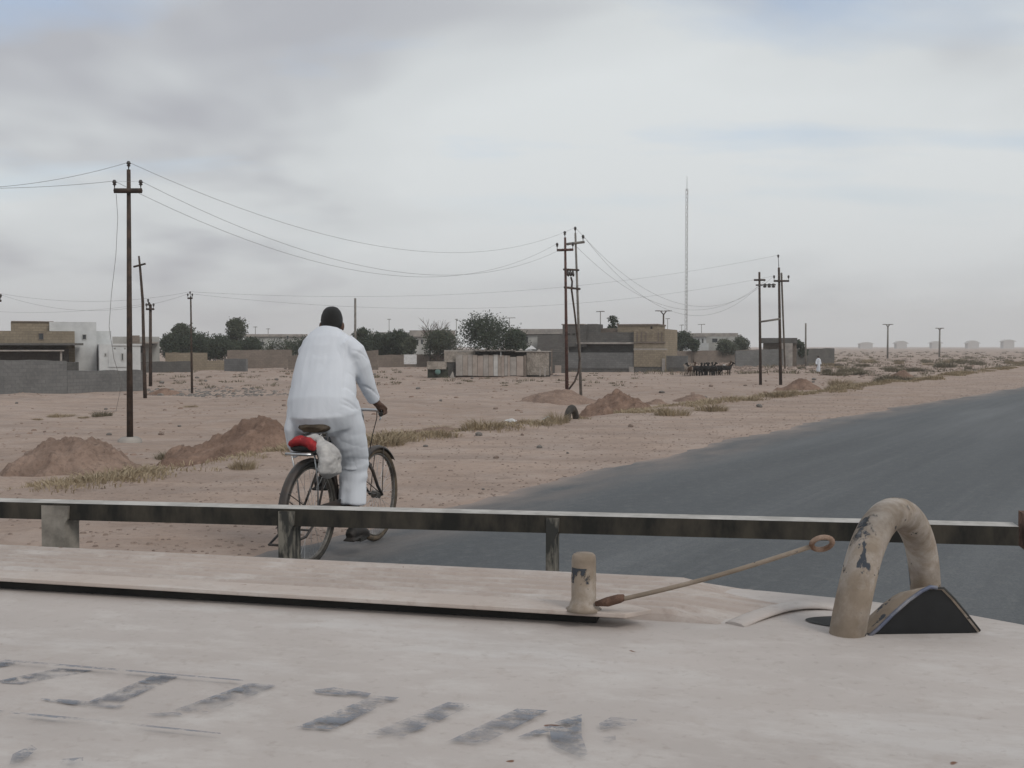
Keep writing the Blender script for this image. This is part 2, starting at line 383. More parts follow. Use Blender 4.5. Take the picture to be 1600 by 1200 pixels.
# ================================================================== GROUND
def build_ground():
    ang = np.concatenate([np.linspace(-38, 42, 680), np.linspace(45, 319, 60)]) * math.pi / 180
    rad = np.concatenate([np.geomspace(1.2, 6, 24)[:-1], np.geomspace(6, 130, 250)[:-1], np.geomspace(130, 4200, 70)])
    A, Q = np.meshgrid(ang, rad); X = Q * np.sin(A); Y = Q * np.cos(A); Z = gz(X, Y)
    na, nr = len(ang), len(rad)
    co = np.stack([X, Y, Z], -1).reshape(-1, 3)
    co = np.vstack([co, [[0, 0, -0.02]]])
    i = np.arange(nr - 1)[:, None]; j = np.arange(na)[None, :]; j2 = (j + 1) % na
    q = np.stack([i * na + j, (i + 1) * na + j, (i + 1) * na + j2, i * na + j2], -1).reshape(-1, 4)[:, ::-1]
    faces = [tuple(f) for f in q.tolist()] + [(len(co) - 1, k, (k + 1) % na)[::-1] for k in range(na)]
    me = bpy.data.meshes.new('ground'); me.from_pydata(co.tolist(), [], faces); me.update()
    bm = bmesh.new(); bm.from_mesh(me); bmesh.ops.recalc_face_normals(bm, faces=bm.faces); bm.to_mesh(me); bm.free()
    if me.polygons[100].normal.z < 0: me.flip_normals()
    me.polygons.foreach_set('use_smooth', [True] * len(me.polygons)); me.materials.append(M_SAND)
    return struct(link_mesh('ground', me))
build_ground()

def build_road():
    ss = np.concatenate([np.linspace(-60, 2, 30)[:-1], np.linspace(2, 60, 480)[:-1], np.linspace(60, 400, 120)])
    ts = np.array([0, .12, .3, .6, 1.0, 1.6, 2.6, 4, 6, 8, 10, 11.2, 11.6])
    vs = []; ed = []
    for s_ in ss:
        e = float(road_edge(s_)) + 0.30 * float(fbm(s_ * 0.45, 3.3, 3)) + 0.16 * float(fbm(s_ * 2.7, 8.3, 3))
        for q in ts:
            tt = e + q if q < 11 else e + q
            x, y = from_st(s_, tt); vs.append((s_, -tt, 0.006)); ed.append(min(q, 11.6 - q) / 1.6)
    n = len(ts); fs = [(i * n + k, i * n + k + 1, (i + 1) * n + k + 1, (i + 1) * n + k) for i in range(len(ss) - 1) for k in range(n - 1)]
    me = bpy.data.meshes.new('road'); me.from_pydata(vs, [], fs); me.update()
    if me.polygons[0].normal.z < 0: me.flip_normals()
    at = me.attributes.new('edge', 'FLOAT', 'POINT'); at.data.foreach_set('value', np.clip(ed, 0, 1))
    me.materials.append(M_ROAD)
    o = struct(link_mesh('road', me)); o.rotation_euler.z = math.pi / 2 - SA; return o
build_road()

# ------------------------------------------------------------------ dirt mounds
def mound(px, pyb, wpx, hpx, Y, label, m=M_MOUND, skew=0.0, seed=0, rough=1.0, res=72, flatk=1.15, name='dirt_mound'):
    c = onG(px, Y); W = wpx / FPX * Y / 2; H = hpx / FPX * Y
    mb = MB(); n = res; g_ = np.linspace(-1.25, 1.25, n + 1); u, v = np.meshgrid(g_, g_, indexing='ij'); u = u.ravel(); v = v.ravel()
    r = np.hypot(u - skew * (1 - np.minimum(1, np.hypot(u, v))), v) * (1 + 0.45 * fbm(u * 1.5 + seed * 3.1, v * 1.5 + seed, 3)); r = np.where(r < .22, .22 * .55 + r * .45, r)
    h = np.maximum(0.0, 1 - r) ** flatk
    nn = (fbm(u * 3.2 + seed * 7, v * 3.2 + 2, 4) * 0.30 * (0.12 + h) + np.abs(fbm(u * 8 + seed, v * 8, 3)) * 0.13 * np.minimum(1, h * 2.5) - .03 * np.minimum(1, h * 4) + np.clip(fbm(u * 13 + seed * 2, v * 13, 2) - .10, 0, .22) * .22 * np.minimum(1, h * 3)) * rough
    x = c.x + u * W; y = c.y + v * W * 0.85; zg = gz(x, y)
    vs = np.stack([x, y, np.maximum(zg - 0.10, zg - 0.06 + H * (h + nn) * (r < 1.25))], -1).tolist()
    fs = [(i * (n + 1) + j, (i + 1) * (n + 1) + j, (i + 1) * (n + 1) + j + 1, i * (n + 1) + j + 1) for i in range(n) for j in range(n)]
    mb.add(vs, fs, 0, True); o = wbuild(mb, name, m); return tag(o, label, 'dirt mound', 'dirt mounds on the plain')
mound(105, 738, 205, 62, 23.5, 'lumpy brown dirt mound left of the tall pole by the grass verge', M_MOUND2, 0.0, 1, 1.25, flatk=.72)
mound(385, 728, 250, 84, 25.5, 'steep brown dirt mound just left of the cyclist', M_MOUND, 0.22, 2, 0.9, flatk=.92)
mound(965, 650, 160, 60, 38.0, 'rounded reddish dirt mound right of the double pole', M_MOUND, 0.0, 3, 0.9, flatk=0.85)
mound(875, 622, 130, 21, 55.5, 'low pale dirt mound around the feet of the double pole', M_MOUND2, 0.2, 4, 0.6, flatk=0.9)
mound(1085, 620, 80, 16, 54.0, 'low dirt mound below the dark goat herd', M_MOUND2, 0.0, 5, 0.8)
mound(1252, 602, 74, 24, 66.0, 'pale dirt mound beside the right foot of the far double pole', M_MOUND, 0.0, 6, 0.8)
mound(1412, 578, 52, 15, 92.0, 'small pointed reddish mound near the road on the far right', M_MOUND, 0.0, 7, 0.7)
mound(1562, 572, 54, 12, 95.0, 'small reddish mound at the right edge above the road', M_MOUND, 0.0, 8, 0.7)
mound(420, 690, 130, 20, 33.0, 'low dirt heap behind the steep mound', M_MOUND2, 0.0, 9, 0.8)
mound(700, 655, 150, 15, 34.0, 'wide low dirt heap behind the grass right of the cyclist', M_MOUND2, -0.2, 10, 1.0)
mound(810, 648, 110, 13, 36.5, 'low flat dirt heap before the double pole', M_MOUND, 0.2, 11, 1.0)
mound(1028, 625, 46, 13, 52.0, 'small dirt heap between two mounds below the goat herd', M_MOUND2, 0.0, 12, 0.8)
mound(255, 612, 70, 13, 62.0, 'grey-brown dirt heap at the end of the grey block wall', M_MOUND, 0.1, 13, 0.8)
mound(500, 610, 110, 9, 62.0, 'flat dirt heap behind the cyclist', M_MOUND2, 0.1, 14, 0.8)

# ------------------------------------------------------------------ dry grass verge and shrubs
def tuft_into(mb, x, y, z, r, h, n, rng, lean=0.6, wk=1.0):
    for _ in range(n):
        a = rng.random() * 6.283; q = r * math.sqrt(rng.random()); bx, by = x + q * math.cos(a), y + q * math.sin(a)
        hh = h * (0.45 + 0.6 * rng.random()) * (1 - 0.5 * (q / r) ** 2); la = a + rng.uniform(-1, 1); ln = lean * hh * rng.random()
        wdt = (0.004 + 0.006 * rng.random()) * wk; wa = rng.random() * 6.283; dx, dy = wdt * math.cos(wa), wdt * math.sin(wa)
        mx_, my_ = bx + ln * 0.35 * math.cos(la), by + ln * 0.35 * math.sin(la); tx, ty = bx + ln * math.cos(la), by + ln * math.sin(la)
        mb.add([(bx - dx, by - dy, z - 0.02), (bx + dx, by + dy, z - 0.02), (mx_ + dx * .8, my_ + dy * .8, z + hh * 0.6), (mx_ - dx * .8, my_ - dy * .8, z + hh * 0.6), (tx, ty, z + hh)], [(0, 1, 2, 3), (3, 2, 4)])
rng = random.Random(5)
vg = MB()
for k in range(8500):
    s_ = 3 + 95 * rng.random() ** 1.15
    dens = float(fbm(s_ * 0.33 + 1.7, 6.1, 3)) * 1.5
    t0 = abs(rng.gauss(0.0, 1.2)) - 0.45
    patch = float(fbm(s_ * 0.9 + 4, t0 * 1.1 + 2, 3)) * 1.3
    if rng.random() > 0.16 + (0.2 if s_ < 24 else 0) + dens + 1.5 * patch: continue
    lip = -10.0 + 0.9 * float(fbm(s_ * 0.12 + 5, 2, 3)) + 0.12 * float(fbm(s_ * 0.9, 7, 2))
    x, y = from_st(s_, lip - t0); far = min(1.0, y / 40)
    tuft_into(vg, x, y, gzf(x, y), 0.10 + 0.22 * rng.random(), 0.05 + 0.12 * rng.random() ** 1.5 * (0.6 + max(0, dens + patch)), int(34 - 12 * far), rng, 2.0, 0.75 + y / 60)
vo = vg.build('verge_grass', M_STRAW)
tag(vo, 'strip of dry straw-coloured grass along the edge of the gravel shoulder', 'grass', kind='stuff')
SHR = []
for k in range(4):
    mb = MB(); tuft_into(mb, 0, 0, 0, 0.40, 0.42, 420, random.Random(20 + k), 1.5, 0.9)
    me = mb.mesh('desert_shrub'); me.materials.append([M_SHRUB, M_STRAW][k % 2]); SHR.append(me)
shr = [(160, 645, 32, 12, 0, 'rounded olive shrub on the open sand left of the tall pole'), (96, 648, 42, 9, 1, 'wide low straw tuft on the sand above the left mound'),
       (130, 651, 18, 5, 1, 'little straw tuft between two shrubs left of the tall pole'), (58, 654, 16, 5, 1, 'little straw tuft farthest left on the open sand'),
       (298, 634, 22, 5, 1, 'flat straw tuft on the sand behind the tall pole'), (262, 710, 38, 18, 0, 'grey-green shrub at the left foot of the steep mound'),
       (605, 686, 58, 18, 1, 'yellow straw clump just right of the bicycle handlebar'), (380, 722, 44, 24, 1, 'straw clump at the foot of the steep mound'),
       (755, 660, 70, 22, 1, 'broad straw clump on the verge right of the cyclist'), (690, 668, 40, 16, 1, 'straw clump beside the broad clump on the verge'),
       (870, 650, 40, 24, 1, 'tall straw clump beside the half-buried tyre'), (1050, 640, 56, 20, 1, 'straw clump at the right foot of the rounded mound'),
       (1110, 634, 54, 18, 1, 'straw clump on the verge below the goat herd')]
for (px, py, wpx, hpx, k, lab) in shr:
    p = hitG(px, py + hpx * 0.45); z = p.z
    W = wpx / FPX * p.y / 0.85; H = hpx / FPX * p.y / 0.40
    tag(link_mesh('desert_shrub', SHR[k], None, (p.x, p.y, z - 0.02), rng.random() * 6, (W, W, max(H, .3))), lab, 'shrub', 'shrubs on the plain')
for k in range(80):
    px = rng.uniform(1230, 1640); Y = rng.uniform(62, 190); p = onG(px, Y)
    s_, t_ = to_st(p.x, p.y)
    if t_ > -11.5: continue
    f = rng.uniform(1.2, 3.6)
    tag(link_mesh('desert_shrub', SHR[rng.choice((0, 0, 1, 2))], None, (p.x, p.y, p.z - 0.03), rng.random() * 6, (f, f * .8, rng.uniform(1.0, 2.2))), 'low dusty shrub scattered on the plain right of the far double pole', 'shrub', 'dusty shrubs on the right of the plain')

# ------------------------------------------------------------------ stones
def stone_mesh(seed, mt):
    bm = bmesh.new(); bmesh.ops.create_icosphere(bm, subdivisions=2, radius=1.0); r_ = random.Random(seed)
    ax = [Vector((r_.gauss(0, 1), r_.gauss(0, 1), r_.gauss(0, 1))).normalized() for _ in range(9)]; dd = [r_.uniform(0.55, 0.9) for _ in ax]
    for v in bm.verts:
        for a, q in zip(ax, dd):
            e = v.co.dot(a) - q
            if e > 0: v.co -= a * e * 0.85
        v.co.z *= 0.7
    me = bpy.data.meshes.new('stone'); bm.to_mesh(me); bm.free(); me.materials.append(mt); return me
STN = [stone_mesh(k, M_STONE if k % 3 else M_STONEG) for k in range(6)]
def stone(p, r, label, group, k=None):
    k = rng.randrange(6) if k is None else k
    return tag(link_mesh('stone', STN[k], None, (p.x, p.y, p.z + r * 0.22), rng.random() * 6, (r, r * rng.uniform(.7, 1), r * rng.uniform(.8, 1.15))), label, 'stone', group)
for (px, py, wpx, lab) in [(843, 700, 12, 'largest brown stone on the gravel shoulder right of the cyclist'), (775, 717, 11, 'flat dark stone on the gravel shoulder beside the bicycle'),
                           (985, 668, 11, 'dark stone on the gravel shoulder below the rounded mound'), (816, 682, 8, 'small stone at the upper edge of the gravel shoulder'),
                           (748, 683, 14, 'flat grey stone at the edge of the shoulder by the grass'), (887, 709, 6, 'small stone on the gravel shoulder below the tyre'),
                           (665, 698, 9, 'small stone on the shoulder just right of the front wheel'), (1186, 638, 12, 'dark stone on the shoulder below the far double pole'),
                           (732, 765, 6, 'pebble close to the road edge'), (755, 765, 6, 'reddish pebble at the road edge right of another pebble')]:
    p = G(px, py, 0); p.z = gzf(p.x, p.y); stone(p, wpx / FPX * p.y / 2, lab, 'stones on the shoulder')
for k in range(105):
    u = rng.random(); px = rng.uniform(-20, 1620); Y = 24 + 110 * rng.random() ** 1.3; p = onG(px, Y)
    s_, t_ = to_st(p.x, p.y)
    if t_ > -13.5: continue
    stone(p, rng.uniform(0.06, 0.17) * (0.6 + Y / 90), 'small stone lying on the sandy plain', 'stones on the plain')
gv = MB()
def pebble(mb, x, y, z, r, rg):
    a0 = rg.random() * 6; vs = [(x + r * rg.uniform(.7, 1.2) * math.cos(a0 + i * 1.2566), y + r * rg.uniform(.7, 1.2) * math.sin(a0 + i * 1.2566), z - r * .2) for i in range(5)] + [(x + r * rg.uniform(-.3, .3), y + r * rg.uniform(-.3, .3), z + r * rg.uniform(.38, .55))]
    vs += [(x + (v[0] - x) * .62, y + (v[1] - y) * .62, z + r * rg.uniform(.25, .42)) for v in vs[:5]]
    mb.add(vs, [(i, (i + 1) % 5, 6 + (i + 1) % 5, 6 + i) for i in range(5)] + [(6 + i, 6 + (i + 1) % 5, 5) for i in range(5)])
for k in range(5000):
    s_ = 3 + 60 * rng.random() ** 1.6; t_ = float(road_edge(s_)) - 0.05 - 4.4 * rng.random() ** 1.4; x, y = from_st(s_, t_)
    pebble(gv, x, y, gzf(x, y), rng.uniform(0.008, 0.022) * (1.6 if rng.random() < .08 else 1), rng)
tag(gv.build('gravel', M_STONE), 'loose gravel scattered over the sandy road shoulder', 'gravel', kind='stuff')
rb = MB()
for k in range(420):
    px = rng.uniform(228, 410) if k < 300 else rng.uniform(380, 480); Y = rng.uniform(57, 70); p = onG(px, Y); pebble(rb, p.x, p.y, p.z, rng.uniform(.05, .13) * rng.choice((1, 1, 1, 1.8)), rng)
tag(rb.build('rubble', M_STONEG), 'strip of broken grey rubble behind the tall pole', 'rubble', kind='stuff')
rb = MB()
for k in range(700):
    px = rng.uniform(1050, 1300); Y = rng.uniform(118, 165); p = onG(px, Y); pebble(rb, p.x, p.y, p.z, rng.uniform(.10, .34), rng)
for k in range(300):
    px = rng.uniform(1290, 1500); Y = rng.uniform(90, 200); p = onG(px, Y); pebble(rb, p.x, p.y, p.z, rng.uniform(.10, .34), rng)
tag(rb.build('rubble', M_STONE), 'broken rubble spread over the waste ground behind the goat herd', 'rubble', kind='stuff')

cl = MB()
for k in range(6500):
    px = rng.uniform(-30, 1630); Y = 22 + 150 * rng.random() ** 1.5; p = onG(px, Y); s_, t_ = to_st(p.x, p.y)
    if t_ > -12.5 or float(fbm(p.x / 5 + 2, p.y / 5, 3)) < -0.05 - 0.25 * rng.random(): continue
    pebble(cl, p.x, p.y, p.z - .01, rng.uniform(0.02, 0.075) * (.6 + Y / 80) * (2.0 if rng.random() < .06 else 1), rng)
tag(cl.build('clods', M_MOUND2), 'loose brown clods and stones strewn over the sandy plain', 'clods', kind='stuff')
fs_ = MB()
for k in range(900):
    px = rng.uniform(1000, 1640) if k < 700 else rng.uniform(-20, 1000); Y = (100 + 420 * rng.random() ** 1.4) if k < 700 else rng.uniform(70, 115); p = onG(px, Y); s_, t_ = to_st(p.x, p.y)
    if t_ > -12: continue
    f = rng.uniform(.3, 1.1) * (1 if k < 700 else .5); tuft_into(fs_, p.x, p.y, p.z, f, f * rng.uniform(.4, .8), 26, rng, 1.6, 2.0 + Y / 60)
tag(fs_.build('far_scrub', M_SHRUB), 'low grey-brown scrub dotted over the distant plain', 'scrub', kind='stuff')

# ================================================================== BUILDINGS
def rel_box(px0, px1, pyt, Y, depth, pyb=None):
    a = P(px0, pyt, Y); b = P(px1, pyt, Y); zb = P(px0, pyb, Y).z if pyb else PLAIN - 0.35
    return (a.x, Y, zb), (b.x, Y + depth, a.z)
def house(name, label, cat, parts, group=None):
    """parts: (part name, material, px0, px1, py top, depth position Y, depth, [py bottom]) ; 'window' parts get frame and pane"""
    a0 = rel_box(*parts[0][2:])
    cx = (a0[0][0] + a0[1][0]) / 2; cy = a0[0][1]; root = empty(name, (cx, cy, PLAIN), math.atan2(-cx, cy)); tag(root, label, cat, group)
    for q in parts:
        nm, mt = q[0], q[1]
        if nm == 'window':
            _, _, x0, x1, y0, y1, Y = q
            a = P(x0, y0, Y); b = P(x1, y1, Y); w_ = b.x - a.x; fr = max(0.05, w_ * 0.1)
            m = MB(); z0, z1 = b.z, a.z; Yf = Y - 0.06
            for (c0, c1) in (((a.x, z0), (a.x + fr, z1)), ((b.x - fr, z0), (b.x, z1)), ((a.x + fr, z0), (b.x - fr, z0 + fr)), ((a.x + fr, z1 - fr), (b.x - fr, z1))):
                m.box2((c0[0], Yf, c0[1]), (c1[0], Y - 0.002, c1[1]))
            f = wbuild(m, 'window', mt, root)
            m = MB(); m.box2((a.x + fr, Y - 0.02, z0 + fr), (b.x - fr, Y - 0.003, z1 - fr)); wbuild(m, 'pane', M_GLASS, f)
        else:
            m = MB(); a, b = rel_box(*q[2:]); m.box2(a, b); wbuild(m, nm, mt, root)
    return root
# beige stone house, far left
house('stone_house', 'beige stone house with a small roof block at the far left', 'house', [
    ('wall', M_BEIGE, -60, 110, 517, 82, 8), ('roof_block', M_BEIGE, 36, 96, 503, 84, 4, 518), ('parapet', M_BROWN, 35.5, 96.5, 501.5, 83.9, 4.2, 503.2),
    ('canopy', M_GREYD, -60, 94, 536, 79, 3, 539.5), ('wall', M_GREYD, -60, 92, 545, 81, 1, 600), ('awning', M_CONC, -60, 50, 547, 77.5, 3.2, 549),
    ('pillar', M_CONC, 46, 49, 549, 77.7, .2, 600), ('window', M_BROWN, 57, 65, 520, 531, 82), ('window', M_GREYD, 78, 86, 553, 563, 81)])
house('white_house', 'white plastered house with stepped roofs behind the grey wall', 'house', [
    ('wall', M_WHITE, 80, 148, 503, 84, 7), ('wall', M_WHITE, 147, 178, 517, 85, 6), ('wall', M_WHITE, 118, 180, 538, 80, 5), ('parapet', M_WHITE, 137, 181, 537, 79.9, .4, 540),
    ('gate_panel', M_WHITE, 131, 165, 546, 79.92, .1, 574),
    ('window', M_PALE, 127, 134, 522, 531, 84), ('window', M_PALE, 150, 154, 552, 564, 79.92), ('window', M_PALE, 159, 163, 552, 564, 79.92),
    ('window', M_PALE, 140, 143, 543, 548, 80), ('window', M_PALE, 155, 158, 543, 548, 80), ('window', M_PALE, 126, 129, 552, 557, 80)])
house('stone_annex', 'low beige stone annex right of the white house', 'house', [('wall', M_BEIGE, 180, 201, 539, 83, 4), ('wall', M_BROWN, 183, 206, 552, 82, .6)])
house('pale_house', 'pale house with dark doorways behind the leaning pole', 'house', [
    ('wall', M_PALE, 176, 196, 526, 120, 6), ('wall', M_PALE, 206, 256, 526, 122, 8), ('chimney', M_BROWN, 193, 206, 524, 118, 2), ('canopy', M_CONC, 208, 240, 534, 119, 3, 536.5),
    ('window', M_PALE, 209, 220, 537, 552, 122), ('window', M_PALE, 224, 234, 537, 552, 122), ('window', M_PALE, 243, 248, 534, 540, 122)])
house('pale_house', 'flat pale house with a wide dark window left of the cyclist head', 'house', [
    ('wall', M_PALE, 383, 478, 524, 165, 9), ('parapet', M_CONC, 382, 479, 522, 164.7, .5, 526), ('wall', M_PALE, 400, 422, 541, 160, 5),
    ('window', M_PALE, 396, 415, 532, 541, 165), ('window', M_PALE, 446, 450, 524, 530, 164.6)])
house('pale_house', 'long pale house behind the trees right of the cyclist', 'house', [
    ('wall', M_PALE, 578, 665, 519, 168, 9), ('wall', M_PALE, 640, 708, 516, 166, 8), ('parapet', M_CONC, 638, 709, 516, 165.6, .5, 526), ('window', M_PALE, 648, 652, 530, 538, 166), ('window', M_PALE, 655, 659, 530, 538, 166)])
house('pale_house', 'pale flat-roofed house with a dark doorway behind the shack', 'house', [
    ('wall', M_PALE, 798, 892, 515, 150, 8), ('parapet', M_CONC, 797, 893, 514, 149.6, .5, 522), ('wall', M_GREYD, 841, 884, 524, 146, 3), ('window', M_PALE, 817, 826, 525, 537, 150)])
house('pale_house', 'pale house with balcony posts behind trees left of the far double pole', 'house', [
    ('wall', M_PALE, 1040, 1090, 521, 182, 8), ('wall', M_WHITE, 1076, 1112, 522, 176, 8), ('wall', M_PALE, 1105, 1160, 523, 180, 8), ('parapet', M_CONC, 1074, 1161, 520.5, 175.6, .5, 526),
    ('window', M_PALE, 1093, 1096, 529, 538, 176), ('window', M_PALE, 1099, 1102, 529, 538, 176), ('window', M_PALE, 1105, 1108, 529, 538, 176), ('window', M_PALE, 1114, 1124, 528, 536, 180), ('wall', M_WHITE, 1106, 1122, 536, 172, 2)])
house('dark_house', 'low house with a dark flat roof behind the far double pole', 'house', [
    ('wall', M_BROWN, 1193, 1244, 535, 140, 6), ('roof', M_GREYD, 1192, 1248, 528, 139, 8, 536), ('wall', M_CONC, 1226, 1244, 536, 138, .8)])
# the two-storey grey and beige building, set at an angle
def corner_building():
    c = P(990, 541, 112); rz = R(-17)
    root = empty('grey_beige_building', (c.x, c.y, PLAIN), rz); tag(root, 'unfinished two-storey building with grey block side and beige stone front', 'building')
    zt = lambda py, Y=112: P(990, py, Y).z - PLAIN
    def bx(nm, m_, x0, x1, y0, y1, z0, z1): mb = MB(); mb.box2((x0, y0, z0), (x1, y1, z1)); return mb.build(nm, m_, root)
    L_, Dp = -7.7, 9.0
    bx('wall', M_GREYD, L_ + 2, 0.0, 0.55, Dp, zt(537), zt(519)); bx('cornice', M_CONC, L_ + 1.6, 0.05, 0.2, Dp, zt(537.5), zt(534.5))
    bx('wall', M_GREYD, L_ + 2, -0.02, 1.2, Dp, -.3, zt(537.6)); bx('low_wall', M_GREY, L_, 0.0, 0.0, 0.35, zt(576), zt(551)); bx('footing', M_GREYD, L_ - .3, -0.4, 0.06, 0.3, -.4, zt(576))
    bx('wall', M_GREYD, L_, L_ + 2.6, 0.45, 6, zt(542), zt(507)); bx('roof_slab', M_BROWN, L_ - .1, L_ + 2.3, 0.35, 6, zt(507), zt(505.5)); bx('roof_block', M_GREYD, L_ + 2.6, L_ + 3.6, 0.8, 4, zt(519), zt(505.5))
    bx('wall', M_GREYD, L_ + .6, L_ + 1.9, 0.9, 2, -.3, zt(542)); bx('pillar', M_CONC, L_ + .3, L_ + .6, 0.6, 0.9, -.3, zt(542))
    for k in (0.5, 1.1): bx('window', M_VOID, L_ + k, L_ + k + .28, 0.41, 0.449, zt(523), zt(520.5))
    # beige front: slightly proud block to the right
    bx('wall', M_BEIGE, 0.0, 3.2, 0.12, Dp, -.3, zt(514)); bx('low_wall', M_BEIGE, 0.05, 3.35, -0.12, 0.115, zt(573), zt(547)); bx('footing', M_GREYD, 0.1, 3.2, -0.05, 0.11, -.4, zt(573))
    bx('cornice', M_CONC, 0.0, 3.45, -0.05, 0.3, zt(547), zt(544.5)); bx('cornice', M_BROWN, 0.0, 3.3, 0.0, 0.3, zt(536), zt(534))
    bx('roof_block', M_BEIGE, -1.9, 2.3, 1.0, 6, zt(519), zt(508.5)); bx('parapet', M_BROWN, -2.0, 2.4, 0.9, 6.1, zt(508.5), zt(506)); bx('roof_mound', M_BROWN, -4.2, -1.9, 3, 6, zt(519), zt(512))
    for k in (0.3, .75, 1.2, 2.5, 2.85): bx('pillar', M_BROWN, k, k + .12, 0.06, 0.119, zt(533), zt(519))
    bx('window', M_VOID, 1.6, 1.78, 0.96, 0.998, zt(518.5), zt(510)); bx('wall', M_GREY, 3.2, 5.4, 1.2, 1.6, -.3, zt(556)); bx('footing', M_GREYD, 3.5, 5.5, 1.1, 1.19, -.3, zt(574))
    bx('pillar', M_CONC, -.45, .05, -.2, -.02, -.3, zt(573)); bx('pillar', M_CONC, 3.0, 3.3, -.25, -.13, -.3, zt(560))
corner_building()
# free-standing walls
def wall_line(name, label, m_, px0, Y0, px1, Y1, y0, y1=None, th=0.25, steps=None, group='boundary walls'):
    a = onG(px0, Y0); b = onG(px1, Y1); d = Vector((b.x - a.x, b.y - a.y, 0)); L_ = d.length; rz = math.atan2(d.y, d.x)
    root_mb = MB(); h0 = P(px0, y0, Y0).z - a.z; h1 = P(px1, y1 or y0, Y1).z - b.z; zb = -0.35; zr = b.z - a.z; n = 10; rg = random.Random(int(px0)); vs = []
    for i in range(n + 1):
        x = L_ * i / n; zt_ = h0 + (h1 - h0) * i / n + rg.uniform(-.04, .04) + zr * i / n
        vs += [(x, 0, zb + min(0, zr)), (x, th, zb + min(0, zr)), (x, th, zt_), (x, 0, zt_)]
    fs = []
    for i in range(n):
        o = i * 4
        for k in range(4): fs.append((o + k, o + 4 + k, o + 4 + (k + 1) % 4, o + (k + 1) % 4))
    fs += [(0, 1, 2, 3), (n * 4 + 3, n * 4 + 2, n * 4 + 1, n * 4)]
    root_mb.add(vs, fs); o = root_mb.build(name, m_, None, (a.x, a.y, a.z), rz); return tag(o, label, 'wall', group)
wall_line('block_wall', 'tall grey concrete block wall at the far left edge', M_GREY, -90, 57, 104, 62, 562, 563.5)
wall_line('block_wall', 'lower grey block wall before the white house', M_GREY, 104.5, 62, 223, 67, 580, 578)
wall_line('block_wall', 'short dark wall section between the two grey block walls', M_GREYD, 102, 64, 120, 64, 566)
wall_line('block_wall', 'low grey block wall with an open gap behind the leaning pole', M_GREYD, 206, 112, 298, 112, 566, 564)
wall_line('block_wall', 'sand-coloured block wall below the tall trees', M_BEIGE, 258, 122, 323, 122, 551, 551)
wall_line('block_wall', 'low sand-coloured wall right of the taller sand wall', M_BEIGE, 322, 119, 362, 119, 564, 562)
wall_line('block_wall', 'grey-brown wall left of the cyclist with two dark drain holes', M_BROWN, 355, 126, 456, 128, 547, 546.5)
wall_line('block_wall', 'short grey wall before the grey-brown wall left of the cyclist', M_GREY, 350, 116, 384, 114, 561)
wall_line('block_wall', 'sand wall directly behind the cyclist shoulders', M_BROWN, 450, 120, 590, 118, 556, 547)
wall_line('block_wall', 'brown wall behind the white panel right of the cyclist', M_BROWN, 586, 140, 700, 142, 555, 553)
wall_line('block_wall', 'long brown wall before the pale balcony house', M_BROWN, 1040, 165, 1200, 170, 549, 546)
wall_line('block_wall', 'grey wall section left of the dark-roofed house', M_GREY, 1150, 136, 1226, 138, 548, 545)
wall_line('block_wall', 'dark low wall right of the dark-roofed house', M_GREYD, 1243, 145, 1304, 152, 545, 544)
m = MB(); a = P(631, 554, 136); b = P(651, 569, 136); m.box2((a.x, 136, b.z), (b.x, 136.12, a.z))
pn = wbuild(m, 'blank_billboard', M_PLASTIC); tag(pn, 'plain white panel standing before the brown wall right of the cyclist', 'panel')
m = MB(); m.box2((a.x + .1, 136.12, PLAIN - .3), (a.x + .2, 136.2, a.z - .1)); m.box2((b.x - .2, 136.12, PLAIN - .3), (b.x - .1, 136.2, a.z - .1))
wbuild(m, 'leg', M_GALV, pn)
